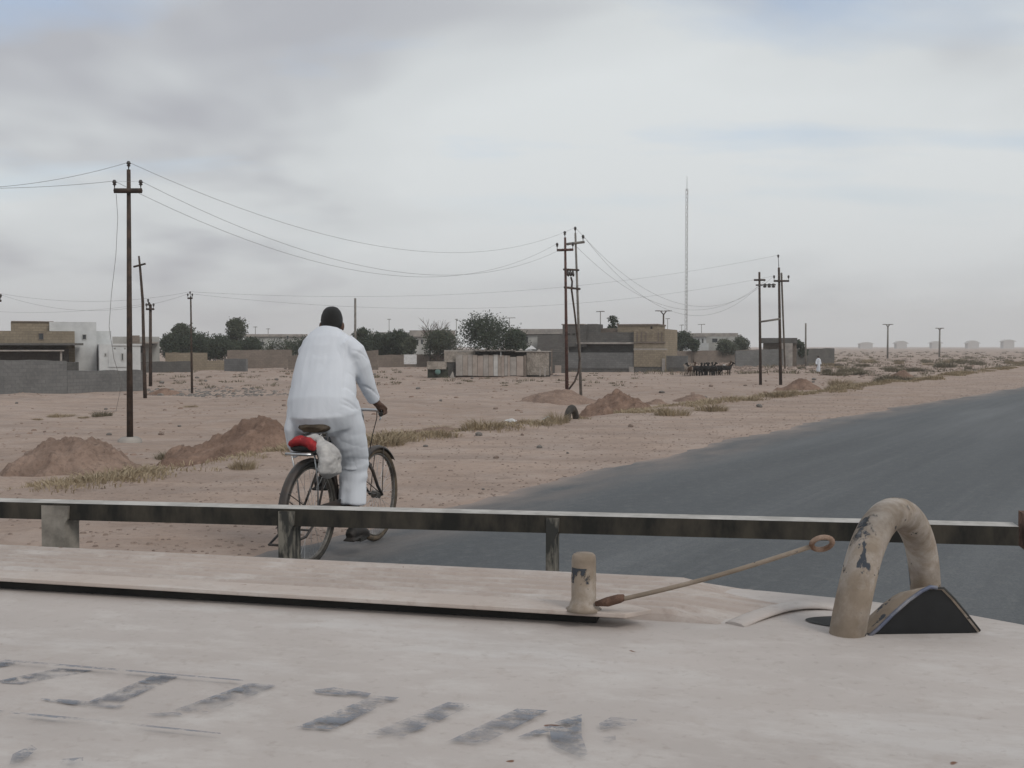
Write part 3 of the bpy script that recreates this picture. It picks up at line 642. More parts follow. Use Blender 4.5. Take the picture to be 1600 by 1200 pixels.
# the patched shack
def shack():
    Y = 94.0; c = onG(766, Y); root = empty('shack', (c.x, c.y, c.z)); tag(root, 'low shack of mismatched panels with junk on its flat roof', 'shack')
    cols = [M_CONC, mat('panel_tan', (0.36, 0.315, 0.28), (0.28, 0.24, 0.21), 1.5), mat('panel_grey', (0.36, 0.33, 0.305), (0.28, 0.255, 0.235), 1.5), mat('panel_white', (0.50, 0.49, 0.475), (0.40, 0.39, 0.375), 2.0), mat('panel_pink', (0.37, 0.315, 0.28), (0.30, 0.25, 0.22), 1.2)]
    edges = [712, 723, 731, 738, 746, 755, 763, 771, 778, 783, 788, 793, 797, 807, 818]; kk = [2, 1, 2, 1, 4, 2, 1, 3, 1, 4, 2, 4, 2, 4]
    rg = random.Random(3)
    for i in range(len(edges) - 1):
        pa = P(edges[i] + .25, 555 + rg.uniform(-1, 1) + (2 if edges[i] > 795 else 0), Y - rg.uniform(0, .06)); pb = P(edges[i + 1] - .15, 587 + rg.uniform(-.5, .8), Y)
        mb = MB(); mb.box2((pa.x, pa.y, pb.z), (pb.x, pa.y + .07, pa.z)); wbuild(mb, 'panel', cols[kk[i]], root)
    def pb_(nm, m_, x0, x1, y0, y1, Ya, d): mb = MB(); a_ = P(x0, y0, Ya); b_ = P(x1, y1, Ya); mb.box2((a_.x, Ya, b_.z), (b_.x, Ya + d, a_.z)); return wbuild(mb, nm, m_, root)
    pb_('inner_wall', M_GREYD, 698, 860, 549, 590, 96.5, 1.2)
    pb_('beam', M_RUST, 712, 820, 587, 590, Y + .05, .2)
    pb_('roof_sheet', M_CONC, 694, 742, 547, 549.5, 94.6, 3); pb_('roof_sheet', M_STONEG, 740, 806, 547, 548.6, 93.6, 3.5); pb_('roof_sheet', M_CONC, 804, 862, 548.5, 550, 94.5, 3)
    pb_('stone_wall', make_dirt('rubble_wall', (0.36, 0.32, 0.28), (0.22, 0.195, 0.17)), 694, 714, 549, 566, 94.3, .6)
    pb_('stone_wall', MATS['rubble_wall'], 742, 712, 550, 556, 94.4, .5)
    pb_('stone_wall', MATS['rubble_wall'], 823, 858, 550, 586, 94.6, .5); pb_('post', M_BROWN, 818.5, 822.5, 555, 588, 94.0, .3)
    pb_('post', M_CONC, 843, 845, 575, 588, 93.6, .12); pb_('post', M_CONC, 850, 853, 575, 588, 93.5, .12); pb_('post', M_WHITE, 782, 783.2, 549, 557, 93.8, .06)
    pb_('post', M_BROWN, 861, 863, 546, 585, 94.6, .12); pb_('side_wall', M_GREYD, 863, 884, 549, 583, 100, 1.5); pb_('box_panel', cols[4], 867, 877, 571, 583, 96, .5)
    # tarpaulin lean-to on the left
    pb_('lean_to_back', mat('dark_green_sheet', (0.055, 0.06, 0.045), (0.03, 0.033, 0.026), 3), 668, 700, 574, 590, 93.2, .3); pb_('lean_to_roof', MATS['rubble_wall'], 667, 697, 565, 577, 92.9, .9)
    pb_('side_wall', M_GREYD, 697, 712, 566, 589, 94.4, .4)
    mb = MB(); p = P(684, 581, 93); mb.ball((p.x, p.y, p.z), (.26, .15, .26)); wbuild(mb, 'barrel', mat('teal_barrel', (0.13, 0.22, 0.20), rough=0.6), root)
    for (px, py, r_) in [(754, 544.5, .22), (758, 544, .16), (814, 546, .22), (826, 546, .35), (831, 544, .42), (842, 547, .22), (766, 546, .12), (776, 546, .12), (800, 546, .14), (720, 546, .12)]:
        mb = MB(); p = P(px, py + 1.5, 95); mb.add([(p.x + v.x, p.y + v.y, p.z + v.z) for v in [Vector((-r_, -r_ * .5, 0)), Vector((r_, -r_ * .6, 0)), Vector((r_ * .8, r_ * .5, 0)), Vector((-r_ * .7, r_ * .6, 0)), Vector((rg.uniform(-.3, .3) * r_, 0, r_ * .8))]], [(0, 1, 4), (1, 2, 4), (2, 3, 4), (3, 0, 4), (3, 2, 1, 0)])
        wbuild(mb, 'roof_junk', M_PLASTIC if px in (826, 831, 754) else M_CONC, root)
    p = P(706, 587, 92.8); mb = MB(); mb.add([(p.x - .25, p.y, p.z - .25), (p.x + .25, p.y, p.z - .25), (p.x + .05, p.y + .3, p.z - .25), (p.x + .08, p.y + .1, p.z + .4)], [(0, 1, 3), (1, 2, 3), (2, 0, 3), (2, 1, 0)]); wbuild(mb, 'broken_slab', M_CONC, root)
shack()
# far hazy buildings on the horizon
M_FAR = mat('far_plaster', (0.46, 0.445, 0.43), (0.40, 0.385, 0.375), 0.05)
for i, (x0, x1, yt, lab) in enumerate([(1342, 1366, 534.5, 'pale far-off roof on the horizon left of the first far lamp'), (1398, 1420, 532.5, 'domed far-off building right of the first far lamp'), (1453, 1474, 533, 'far-off building behind the second far lamp'),
                                  (1510, 1532, 532, 'wide far-off roof right of the second far lamp'), (1565, 1588, 530.5, 'far-off roof nearest the right edge on the horizon')]):
    Y = 1250; a = P(x0, yt + 3, Y); b = P(x1, yt, Y); root = empty('far_building', ((a.x + b.x) / 2, Y, PLAIN)); tag(root, lab, 'building', 'far buildings on the horizon')
    mb = MB(); q = (b.x - a.x) * (.10 + .03 * (i % 3)); a.z -= (0, 1.0, .4, 1.3, .2)[i]; mb.box2((a.x + q, Y, PLAIN - 1), (b.x - q, Y + 8, a.z)); wbuild(mb, 'wall', M_FAR, root)
    mb = MB(); w_ = b.x - a.x; pr = [(-.52, 0), (-.40, .35), (-.22 - .04 * (i % 2), .8), (-.08, 1), (.14, .95), (.30, .7), (.43, .3), (.53, 0)]; n = len(pr)
    vs = [((a.x + b.x) / 2 + u * w_, yy, a.z + v * (b.z - a.z)) for yy in (Y - .5, Y + 8.5) for (u, v) in pr]
    mb.add(vs, [tuple(range(n))] + [tuple(n + k for k in range(n))[::-1]] + [(k, (k + 1) % n, n + (k + 1) % n, n + k)[::-1] for k in range(n)]); wbuild(mb, 'roof', M_FAR, root)

# ================================================================== TREES
def tree(px, pyt, wpx, Y, label, seed, tall=False, mk=0, pyb=556, name='leafy_tree', n_leaf=3600):
    rg = random.Random(seed); c = onG(px, Y); zt = P(px, pyt - 1.5, Y).z; W = wpx * 1.2 / FPX * Y / 2; zb = P(px, pyb, Y).z
    root = empty(name, (c.x, c.y, c.z)); tag(root, label, 'tree', 'trees among the houses')
    H = zt - c.z; lo = max(0.3, zb - c.z)
    mb = MB(); lean = rg.uniform(-.2, .2) * W
    trunk = [(0, 0, -.3), (lean * .3, 0, lo * .6), (lean * .6, 0, H * .55), (lean, 0, H * .85)]
    mb.tube(trunk, [.16 * H / 5, .13 * H / 5, .08 * H / 5, .03], 7)
    blobs = []
    nb = 16 if not tall else 15
    for k in range(nb):
        h = rg.random(); a = rg.random() * 6.283
        prof = math.sin(math.pi * min(1, .22 + .78 * h)) ** .6
        rr = W * prof * (0.70 if k % 3 else .35) * math.sqrt(rg.random() + .1)
        bz = lo + (H - lo) * (.12 + .74 * h); br = W * rg.uniform(.30, .52)
        bz = min(bz, H - br * .72)
        blobs.append((rr * math.cos(a), rr * math.sin(a) * .8, bz, br))
    blobs.append((lean, 0, H - W * .28, W * .30))
    for (bx, by, bz, br) in blobs[::2]: mb.tube([(lean * .6, 0, min(H * .5, bz * .8)), (bx * .5, by * .5, bz * .85), (bx, by, bz)], [.06, .045, .02], 5)
    mb.build('trunk', M_BARK, root)
    lf = MB(); ls = 0.115 * Y / 130
    for k in range(int(n_leaf * 1.8)):
        bx, by, bz, br = rg.choice(blobs); br *= rg.choice((1, 1, 1.0, 1.12, .8)); d = Vector((rg.gauss(0, 1), rg.gauss(0, 1), rg.gauss(0, 1))).normalized(); q = br * (0.5 + 0.62 * rg.random() ** .7) * (1 + .18 * math.sin(7 * d.x + bx * 9) * math.sin(6 * d.z + 3))
        p = Vector((bx, by, bz)) + Vector((d.x * q, d.y * q, d.z * q * .85))
        u = Vector((rg.gauss(0, 1), rg.gauss(0, 1), rg.gauss(0, 1))).normalized(); v = u.orthogonal().normalized(); s_ = ls * rg.uniform(.6, 1.5)
        lf.add([p - u * s_, p + v * s_ * .5, p + u * s_, p - v * s_ * .5], [(0, 1, 2, 3)])
    lf.build('crown', M_LEAF[mk], root); return root
tree(285, 506, 44, 150, 'narrow tall-topped dark tree left of the slim pole', 1, True, 1)
tree(272, 524, 46, 146, 'dark bushy tree at the left end of the tree row', 2)
tree(312, 524, 62, 147, 'wide dark tree between the two tall-topped trees', 3)
tree(345, 527, 56, 145, 'dark bushy tree above the sand-coloured wall', 4)
tree(369, 499, 44, 152, 'taller tree with a loose open top left of the cyclist', 5, True, 1)
tree(392, 530, 44, 147, 'low dark tree right of the loose-topped tree', 6)
tree(440, 533, 60, 158, 'low hedge-like tree before the flat pale house', 7, False, 1, n_leaf=1700)
tree(488, 528, 60, 150, 'dark tree hidden beside the cyclist left shoulder', 8)
tree(566, 513, 44, 150, 'dark tree at the cyclist right shoulder', 9, True)
tree(597, 524, 56, 146, 'low dark tree right of the cyclist shoulder', 10)
tree(624, 519, 46, 144, 'dark tree above the white panel', 11, True)
tree(641, 528, 30, 142, 'small olive tree just right above the white panel', 12, False, 1, n_leaf=1400)
tree(686, 517, 62, 140, 'olive tree with bare twigs left of the largest tree', 13, False, 1)
tree(764, 495, 100, 135, 'largest dark tree behind the shack', 14, False, 0, 552, n_leaf=5200)
tree(806, 519, 52, 133, 'lower dark tree at the right side of the largest tree', 15)
tree(958, 494, 36, 128, 'small round tree rising behind the grey and beige building', 16, True, 0, 540, n_leaf=1700)
tree(1066, 520, 40, 168, 'dark tree before the pale balcony house', 17, False, 0, 548, n_leaf=1900)
tree(1084, 530, 22, 166, 'small dark tree between balcony posts', 18, False, 0, 550, n_leaf=900)
tree(1133, 533, 40, 168, 'low wide green tree before the pale balcony house', 19, False, 1, 552, n_leaf=1600)
tree(1155, 527, 30, 170, 'rounder green tree at the right end of the pale balcony house', 20, False, 1, 552, n_leaf=1400)
tree(1248, 532, 22, 146, 'dark bush tree right of the dark-roofed house', 21, False, 0, 556, n_leaf=1100)
def bare_tree(px, pyt, Y, seed, label):
    rg = random.Random(seed); c = onG(px, Y); H = P(px, pyt, Y).z - c.z; root = empty('bare_tree', c); tag(root, label, 'tree'); tr = MB(); tr.tube([(0, 0, -.2), (.1, 0, H * .4), (0, 0, H * .75)], [.12, .09, .03], 6); t_ = tr.build('trunk', M_BARK, root)
    br = MB()
    for k in range(26):
        a = rg.random() * 6.28; h = H * rg.uniform(.45, .75); l_ = H * rg.uniform(.15, .3); e = Vector((math.cos(a) * l_ * .7, math.sin(a) * l_ * .6, h + l_)); br.tube([(0, 0, h), Vector((e.x * .5, e.y * .5, h + l_ * .6)), e], [.03, .022, .012], 4)
        for q in range(3): br.tube([Vector((e.x * .6, e.y * .6, h + l_ * .65)), e + Vector((rg.uniform(-.5, .5), rg.uniform(-.5, .5), rg.uniform(-.1, .4)))], [.018, .01], 3)
    br.build('branches', M_BARK, root)
bare_tree(671, 500, 141, 2, 'bare-branched tree left of the largest tree'); bare_tree(688, 501, 143, 4, 'bare twiggy top rising above the olive tree')

# ================================================================== POLES, LAMPS, MAST, WIRES
def insul(mb, p, s=1.0): mb.lathe([(.02 * s, -.16 * s), (.03 * s, -.10 * s), (.075 * s, -.08 * s), (.045 * s, -.02 * s), (.085 * s, 0), (.07 * s, .05 * s), (.045 * s, .10 * s)], tuple(p), 10)
def pole(px, pyb, pyt, Y, label, m_, r0=.11, r1=.06, arms=(), pin=None, bend=None, footing=False, name='utility_pole', base_dx=0.0, group='utility poles', armk=1.0, root=None, skin='shaft', iscale=1.0):
    """arms: (px left, px right, py left, py right, [insulator px...])"""
    b = P(px + base_dx, pyb, Y); b.z = min(b.z, gzf(b.x, b.y)) - .25
    top = P(px, pyt, Y)
    if root is None:
        root = empty(name, (b.x, b.y, b.z + .25)); tag(root, label, 'pole', group)
    mb = MB(); mid = [P(q[0], q[1], Y) for q in (bend or [])]; pts = [b] + mid + [top]; n = len(pts)
    mb.tube(pts, [r0 + (r1 - r0) * i / (n - 1) for i in range(n)], 10); wbuild(mb, skin, m_, root)
    if footing:
        mb = MB(); mb.lathe([(.36, -.1), (.34, .28), (.22, .36)], (b.x, b.y, b.z + .05), 10); wbuild(mb, 'footing', M_CONC, root)
    ins = []
    for (x0, x1, y0, y1, il) in arms:
        a = P(x0, y0, Y - r1 - .05 * armk); c = P(x1, y1, Y - r1 - .05 * armk); mb = MB(); mb.tube([a, c], [(.07 * armk, .05 * armk)] * 2, 4); am = wbuild(mb, 'crossarm', m_, root)
        for ix in il:
            q = a.lerp(c, (ix - x0) / (x1 - x0)); mb = MB(); mb.tube([q, q + Vector((0, 0, .22 * iscale))], .018 * iscale, 6); tip = q + Vector((0, 0, .30 * iscale)); insul(mb, tip, iscale); wbuild(mb, 'insulator', M_INS, am); ins.append(tip + Vector((0, 0, .06 * iscale)))
    if pin:
        tp = P(pin[0], pin[1], Y); mb = MB(); mb.tube([top - Vector((0, 0, .1)), tp], .022 * iscale, 6); insul(mb, tp, iscale); wbuild(mb, 'insulator', M_INS, root); ins.append(tp + Vector((0, 0, .06 * iscale)))
    return root, ins
Y1 = 30.5
_, I1 = pole(201, 691, 265, Y1, 'tall dark steel power pole with one crossarm standing nearest on the left', M_RUST, .095, .055, [(178, 222, 298, 298, [179, 220])], (201, 256), footing=True, base_dx=2, iscale=.75)
# leaning pole with crooked crossarm
pole(217, 625, 400, 54, 'leaning bent power pole with a crooked bare crossarm', M_RUST, .10, .045, [(208.5, 227.5, 417, 412, [])], bend=[(225, 560), (223, 470), (219, 420)], base_dx=10, armk=.7)
_, I3 = pole(235, 593, 476, 75, 'dark power pole with a cluster of insulators right of the leaning pole', M_RUST, .13, .10, [(228, 241, 483, 483, [229, 240]), (231, 236, 476, 476, [231.5])], (233, 474))
_, I4 = pole(298, 605, 463, 64, 'slim power pole with a small crossarm before the trees', M_RUST, .075, .045, [(293, 301, 466, 466, [293.5, 300.5])], (297, 457), armk=.7, iscale=.7, base_dx=2)
pole(555, 580, 466, 100, 'plain thin pole rising behind the cyclist right shoulder', M_GALV, .12, .10)
_, I0 = pole(-6, 600, 465, 64, 'power pole half out of the picture at the left edge', M_RUST, .09, .05, [(-14, 2, 470, 470, [-13, 1])], (-6, 459))
pole(1259, 556, 505, 135, 'plain thin pole right of the dark-roofed house', M_GALV, .13, .10)
# near H frame
YA = 59.0
rA, IA1 = pole(883, 614, 371, YA, 'double power pole tied by two cross struts standing on a low mound', M_RUSTRED, .10, .06, [(870, 896, 391, 390, [870.5, 895])], (882.5, 364), name='double_power_pole', base_dx=3)
_, IA2 = pole(899, 609, 364, YA + 1.2, '', M_GALV, .085, .055, [(885, 913.5, 381.5, 378, [911])], (898.8, 357), root=rA, base_dx=9)
def strut(root, a, b, m_, r=.05, name='strut'): mb = MB(); mb.tube([a, b], r, 6); return wbuild(mb, name, m_, root)
strut(rA, P(881, 421, YA - .1), P(904, 422, YA + 1.15), M_RUST, .06); strut(rA, P(882, 449, YA - .1), P(906, 451.5, YA + 1.15), M_RUST, .06)
for (x0, x1) in ((887, 888.5), (891, 892.5), (895, 896.5)):
    mb = MB(); a = P(x0, 423, YA + .4); mb.tube([a, a - Vector((0, 0, .2)), P(x1, 432, YA + .4)], [.05, .10, .035], 7); wbuild(mb, 'cable_end', M_INS, rA)
mb = MB(); mb.tube([P(892, 433, YA + .5), P(894, 440, YA + .5), P(893, 452, YA + .5), P(898, 490, YA + .5), P(902.5, 530, YA + .7), P(905.5, 560, YA + .7), P(904, 580, YA + .6), P(898, 596, YA + .5), P(889, 608, YA + .4)], .055, 7); wbuild(mb, 'down_cable', M_RUST, rA)
# far H frame
YB = 77.0
rB, IB1 = pole(1186.5, 598, 425, YB, 'far double power pole with a single cross brace', M_RUST, .11, .075, [(1178, 1196, 437.5, 437.5, [])], name='double_power_pole', base_dx=2)
_, IB2 = pole(1217, 594, 418, YB, '', M_RUST, .12, .08, [(1209, 1233, 439, 439, [1209.5, 1232])], (1216, 400), root=rB, base_dx=3)
strut(rB, P(1187, 503, YB - .1), P(1220, 498, YB - .1), M_GALV, .07); strut(rB, P(1181, 445.5, YB - .1), P(1212, 445, YB - .1), M_RUST, .05)
for px in (1195, 1202, 1208.5): mb = MB(); p = P(px, 446, YB - .1); mb.lathe([(.06, -.16), (.15, -.10), (.07, -.02), (.15, .05), (.06, .14)], tuple(p), 9); wbuild(mb, 'insulator', M_INS, rB)
strut(rB, P(1221, 427, YB + .1), P(1226.5, 575, YB + 9), M_GALV, .075, 'stay_pole')
# wires
def wire(a, b, drop, label, r=.011, n=28):
    r *= .55
    mb = MB(); mb.tube(sag(a, b, drop, n), r, 5, caps=False); return tag(wbuild(mb, 'power_wire', M_WIRE), label, 'wire', 'power wires')
def xdrop(a, b, px, py):
    """sag so that the wire passes near a picture row"""
    best = 1.0
    for k in range(1, 80):
        d = k * .06; q = sag(a, b, d, 60)
        pr = [(800 + FPX * v.x / v.y, 541 - FPX * (v.z - CAMH) / v.y) for v in q]
        y = np.interp(px, [u[0] for u in pr], [u[1] for u in pr])
        if y >= py: return d
        best = d
    return best
a, b = I1[2], IA2[1]; wire(a, b, xdrop(a, b, 680, 394), 'topmost wire sagging from the tall left pole to the double pole')
a, b = I1[1], IA1[1]; wire(a, b, xdrop(a, b, 660, 429), 'wire sagging from the right end of the left pole crossarm')
a, b = I1[0], IA1[0]; wire(a, b, xdrop(a, b, 660, 431), 'wire sagging from the left end of the left pole crossarm')
wire(I1[2], P(-160, 292, 29), .3, 'upper wire leaving the tall left pole out of the picture'); wire(I1[0], P(-160, 291, 28.5), .12, 'lower wire leaving the tall left pole out of the picture')
wire(I1[1], I1[0], .01, 'short jumper wire across the tall left pole crossarm', .006, 6)
a, b = IA2[1], IB1[0] if IB1 else IB2[0]; wire(a, b, xdrop(a, b, 1100, 478), 'upper wire sagging between the two double poles', .014)
a, b = IA2[0], P(1186.5, 446, YB); wire(a, b, xdrop(a, b, 1110, 491), 'lower wire sagging between the two double poles', .014)
a, b = IA1[1], P(1196, 438, YB); wire(a, b, xdrop(a, b, 1090, 484), 'middle wire sagging between the two double poles', .014)
for (iA, iB, px, py, lab) in [(I4[2], IB2[2], 900, 446, 'long faint wire from the slim pole to the far double pole top'), (I4[1], IB2[0], 900, 474, 'long faint lower wire from the slim pole to the far double pole'),
                              (I0[2], I4[2], 150, 470, 'upper faint wire left of the slim pole'), (I0[1], I4[0], 150, 484, 'lower faint wire left of the slim pole')]:
    wire(iA, iB, xdrop(iA, iB, px, py), lab, .012, 40)
wire(I3[0], P(-120, 475, 78), .6, 'faint wire running left from the pole with clustered insulators', .012)
dc = MB(); dc.tube([P(181.5, 303, Y1 - .1), P(184, 340, Y1 - .1), P(181, 400, Y1 - .2), P(174, 460, Y1 - .2), P(170.5, 510, Y1 - .2), P(178, 560, Y1 + 2), P(190, 600, Y1 + 6), onG(180, 43, .15), onG(160, 44, .03)], .007, 5, caps=False)
tag(wbuild(dc, 'dangling_wire', M_WIRE), 'loose broken wire hanging from the left pole crossarm to the sand', 'wire')
# street lamps with two arms
def lamp(px, pyt, pyb, wpx, Y, label, m_):
    b = onG(px, Y); zt = P(px, pyt, Y).z; W = wpx / FPX * Y / 2; root = empty('street_lamp', b); tag(root, label, 'street lamp', 'two-armed street lamps'); H = zt - b.z; f = Y / 150
    mb = MB(); mb.tube([(0, 0, -.3), (0, 0, H - W * .42)], [.14 * f, .11 * f], 8); mb.build('post', m_, root)
    for s_ in (-1, 1):
        mb = MB(); mb.tube([(0, 0, H - W * .44), (s_ * W * .34, 0, H - .02)], .075 * f, 6); mb.build('arm', m_, root)
        mb = MB(); mb.tube([(s_ * W * .02, 0, H), (s_ * W * .7, 0, H + .02), (s_ * W, 0, H + .02)], [(.05 * f, .06 * f), (.06 * f, .09 * f), (.05 * f, .12 * f)], 6); mb.build('lamp_head', m_, root)
lamp(1036.5, 486, 550, 26, 124, 'two-armed street lamp behind the beige building corner', M_RUST)
lamp(1387, 507, 546, 16, 230, 'two-armed street lamp in the distance on the right plain', M_GALV)
lamp(1468, 513, 546, 13, 270, 'farthest two-armed street lamp near the right edge', M_GALV)
# lattice radio mast
def mast():
    Y = 420; b = onG(1072, Y); H = P(1071, 275, Y).z - b.z; root = empty('radio_mast', b); tag(root, 'very tall thin lattice radio mast rising into the grey sky', 'mast')
    R_ = .55; n = 44; legs = [(R_ * math.cos(a), R_ * math.sin(a)) for a in (0.5, 2.6, 4.7)]
    for (x, y) in legs: mb = MB(); mb.tube([(x, y, -1), (x * .9, y * .9, H * .93)], .06, 5); mb.build('leg', M_GALV, root)
    for k in range(3):
        a, c = legs[k], legs[(k + 1) % 3]; mb = MB()
        pts = [((a if i % 2 else c)[0], (a if i % 2 else c)[1], H * .93 * i / n) for i in range(n + 1)]; mb.tube(pts, .05, 4); mb.build('lattice_brace', M_GALV, root)
    mb = MB(); mb.tube([(0, 0, H * .92), (0, 0, H)], [.10, .06], 5); mb.build('top_spike', M_GALV, root)
mast()
# television aerials on roofs
def aerial(px, py0, py1, Y, wpx, label):
    a = P(px, py1, Y); b = P(px, py0, Y); root = empty('roof_aerial', (a.x, a.y, a.z)); tag(root, label, 'aerial', 'roof aerials'); h = b.z - a.z
    mb = MB(); mb.tube([(0, 0, -.3), (0, 0, h)], .045, 5); mb.build('mast', M_GALV, root); W = wpx / FPX * Y / 2
    mb = MB(); mb.tube([(-W, 0, h), (W, 0, h + .05)], .04, 4); mb.build('boom', M_GALV, root)
    for k in range(5): mb = MB(); x = -W + W * 2 * k / 4; mb.tube([(x, -.5, h), (x, .5, h)], .03, 4); mb.build('element', M_GALV, root)
aerial(796, 497, 516, 152, 18, 'wide roof aerial right of the largest tree'); aerial(938, 487, 512, 116, 12, 'roof aerial left of the small round tree'); aerial(1043, 498, 524, 184, 6, 'roof aerial right of the two-armed lamp'); aerial(1065, 508, 524, 183, 6, 'short roof aerial left of the tall mast')
aerial(1096, 507, 523, 180, 10, 'tilted roof aerial right of the tall mast'); aerial(399, 511, 524, 168, 4, 'thin roof aerial on the flat pale house'); aerial(419, 514, 524, 168, 4, 'second thin roof aerial on the flat pale house'); aerial(608, 499, 520, 170, 5, 'roof aerial on the long pale house'); aerial(713, 499, 518, 168, 4, 'roof aerial above the right end of the long pale house')
d = MB(); p = P(437, 541, 157); d.lathe([(.05, 0), (.9, .28), (.95, .34), (.86, .30), (.05, .06)], (0, 0, 0), 14, 0, Matrix.Translation(p) @ Matrix.Rotation(R(70), 4, 'X')); d.tube([p, P(437, 556, 157.5)], .06, 5)
tag(wbuild(d, 'satellite_dish', M_PALE), 'pale satellite dish among the trees left of the cyclist', 'dish')

# half-buried tyre and litter
def half_tyre():
    p = hitG(893, 656); r = 0.28
    mb = MB(); n = 26
    for ring in (0,): mb.tube([(r * math.cos(R(-15 + 210 * i / n)), 0, r * math.sin(R(-15 + 210 * i / n))) for i in range(n + 1)], [(.075, .065)] * (n + 1), 10)
    o = mb.build('half_buried_tyre', mat('old_rubber', (0.04, 0.038, 0.036), (0.075, 0.065, 0.055), 6), None, (p.x, p.y, p.z - .06), R(68)); tag(o, 'old black tyre half buried in the verge below the double pole', 'tyre')
half_tyre()
for (px, py, s_, lab) in [(800, 660, .26, 'crumpled white plastic litter on the verge grass'), (856, 660, .2, 'white plastic scrap left of the half-buried tyre'), (1131, 573, .5, 'white plastic scrap right of the goat herd'), (968, 578, .45, 'pale crumpled sheet before the beige building'), (945, 577, .3, 'small bluish plastic scrap at the grey building footing')]:
    p = hitG(px, py); rg = random.Random(px); mb = MB(); vs = [(s_ * math.cos(i * 1.047) * rg.uniform(.5, 1.3), s_ * .6 * math.sin(i * 1.047) * rg.uniform(.5, 1.3), rg.uniform(0, .25) * s_) for i in range(6)] + [(0, 0, s_ * .5), (s_ * .2, 0, -.05)]
    mb.add(vs, [(i, (i + 1) % 6, 6) for i in range(6)] + [((i + 1) % 6, i, 7) for i in range(6)]); tag(mb.build('plastic_litter', M_PLASTIC, None, (p.x, p.y, gzf(p.x, p.y) + .02)), lab, 'litter', 'litter on the plain')

# ================================================================== GOATS AND THE FAR MAN
def goat_mesh(name, m_, neck_up=1.0):
    b = MB(); b.tube([(-.42, 0, .62), (-.2, 0, .64), (.1, 0, .62), (.36, 0, .66)], [(.15, .12), (.19, .16), (.19, .16), (.16, .12)], 10); b.ball((-.42, 0, .62), (.13, .12, .15)); b.ball((.36, 0, .66), (.13, .12, .16))
    b.tube([(.36, 0, .70), (.50, 0, .70 + .16 * neck_up), (.57, 0, .72 + .26 * neck_up)], [.11, .075, .07], 8); hz = .74 + .28 * neck_up
    b.tube([(.52, 0, hz), (.62, 0, hz + .01), (.76, 0, hz - .09)], [.07, .075, .035], 8)
    for s_ in (-1, 1):
        b.tube([(.56, s_ * .05, hz + .03), (.55, s_ * .13, hz - .03)], [.03, .015], 6); b.tube([(.55, s_ * .03, hz + .05), (.47, s_ * .05, hz + .17), (.39, s_ * .06, hz + .19)], [.022, .018, .012], 6)
        b.tube([(.33, s_ * .09, .60), (.34, s_ * .09, .36), (.33, s_ * .09, .30), (.34, s_ * .09, 0)], [.075, .04, .035, .03], 7)
        b.tube([(-.38, s_ * .09, .60), (-.33, s_ * .09, .42), (-.44, s_ * .09, .27), (-.40, s_ * .09, 0)], [.10, .06, .035, .03], 7)
    b.tube([(-.52, 0, .68), (-.60, 0, .74)], [.035, .015], 6)
    me = remeshed(b, name, .028, 2); me.materials.append(m_); return me
M_GB = mat('black_goat_hair', (0.022, 0.02, 0.018), (0.012, 0.011, 0.01), 8); M_GR = mat('brown_goat_hair', (0.085, 0.05, 0.03), (0.045, 0.028, 0.02), 8); M_GW = mat('pale_goat_hair', (0.34, 0.29, 0.24), (0.22, 0.18, 0.15), 8)
GM = [goat_mesh('goat', M_GB), goat_mesh('goat', M_GB, -.6), goat_mesh('goat', M_GR, 1.2), goat_mesh('goat', M_GW, .6)]
rg = random.Random(12)
for i, px in enumerate([1076, 1081, 1085, 1089, 1093, 1096, 1100, 1104, 1107, 1111, 1114, 1118, 1123.5, 1131, 1134, 1084, 1098, 1109, 1116, 1103]):
    Y = 97 + rg.uniform(-.9, 1.2) + (1.5 if i >= 15 else 0); k = {0: 3, 1: 2, 13: 2, 12: 1}.get(i, i % 2); p = onG(px, Y, -.02)
    lab = {0: 'pale brown goat at the left end of the herd', 1: 'brown goat second from the left end of the herd, head raised', 13: 'brown goat near the right end of the herd', 14: 'black goat at the far right end of the herd', 12: 'black goat just left of the gap in the herd'}.get(i, 'black goat standing in the middle of the tight herd')
    f = 1.12; tag(link_mesh('goat', GM[k], None, p, rg.choice((0, math.pi, math.pi * .9, 1.2, -1.2, 2.0)) + rg.uniform(-.3, .3), f), lab, 'goat', 'goats in the herd')

def dome_head(mb, c, r): mb.ball(c, (r * .78, r * .92, r * 1.15), 16, 12)
M_SKIN = mat('brown_skin', (0.115, 0.066, 0.046), (0.085, 0.048, 0.034), 20, rough=0.6, spec=0.35)
M_HAIR = mat('black_hair', (0.014, 0.013, 0.012), (0.007, 0.0065, 0.006), 90, rough=0.55, bump=0.6, spec=0.4)
def make_cloth():
    k = NT('white_cotton'); a = k.noise(2.2, 5); b = k.noise(7, 6, (1, 1, .35), dist=.6); c_ = k.ramp(a, [(0.35, (0.60, 0.625, 0.67)), (0.65, (0.67, 0.695, 0.74))])
    f = k.noise(220, 2); return k.finish(c_, 0.92, k.bump(f, .12, .002, k.bump(b, .16, .03)), 0.12)
M_COT = make_cloth()
M_SHOE = mat('black_shoe', (0.02, 0.019, 0.018), (0.035, 0.03, 0.027), 10, rough=.6)
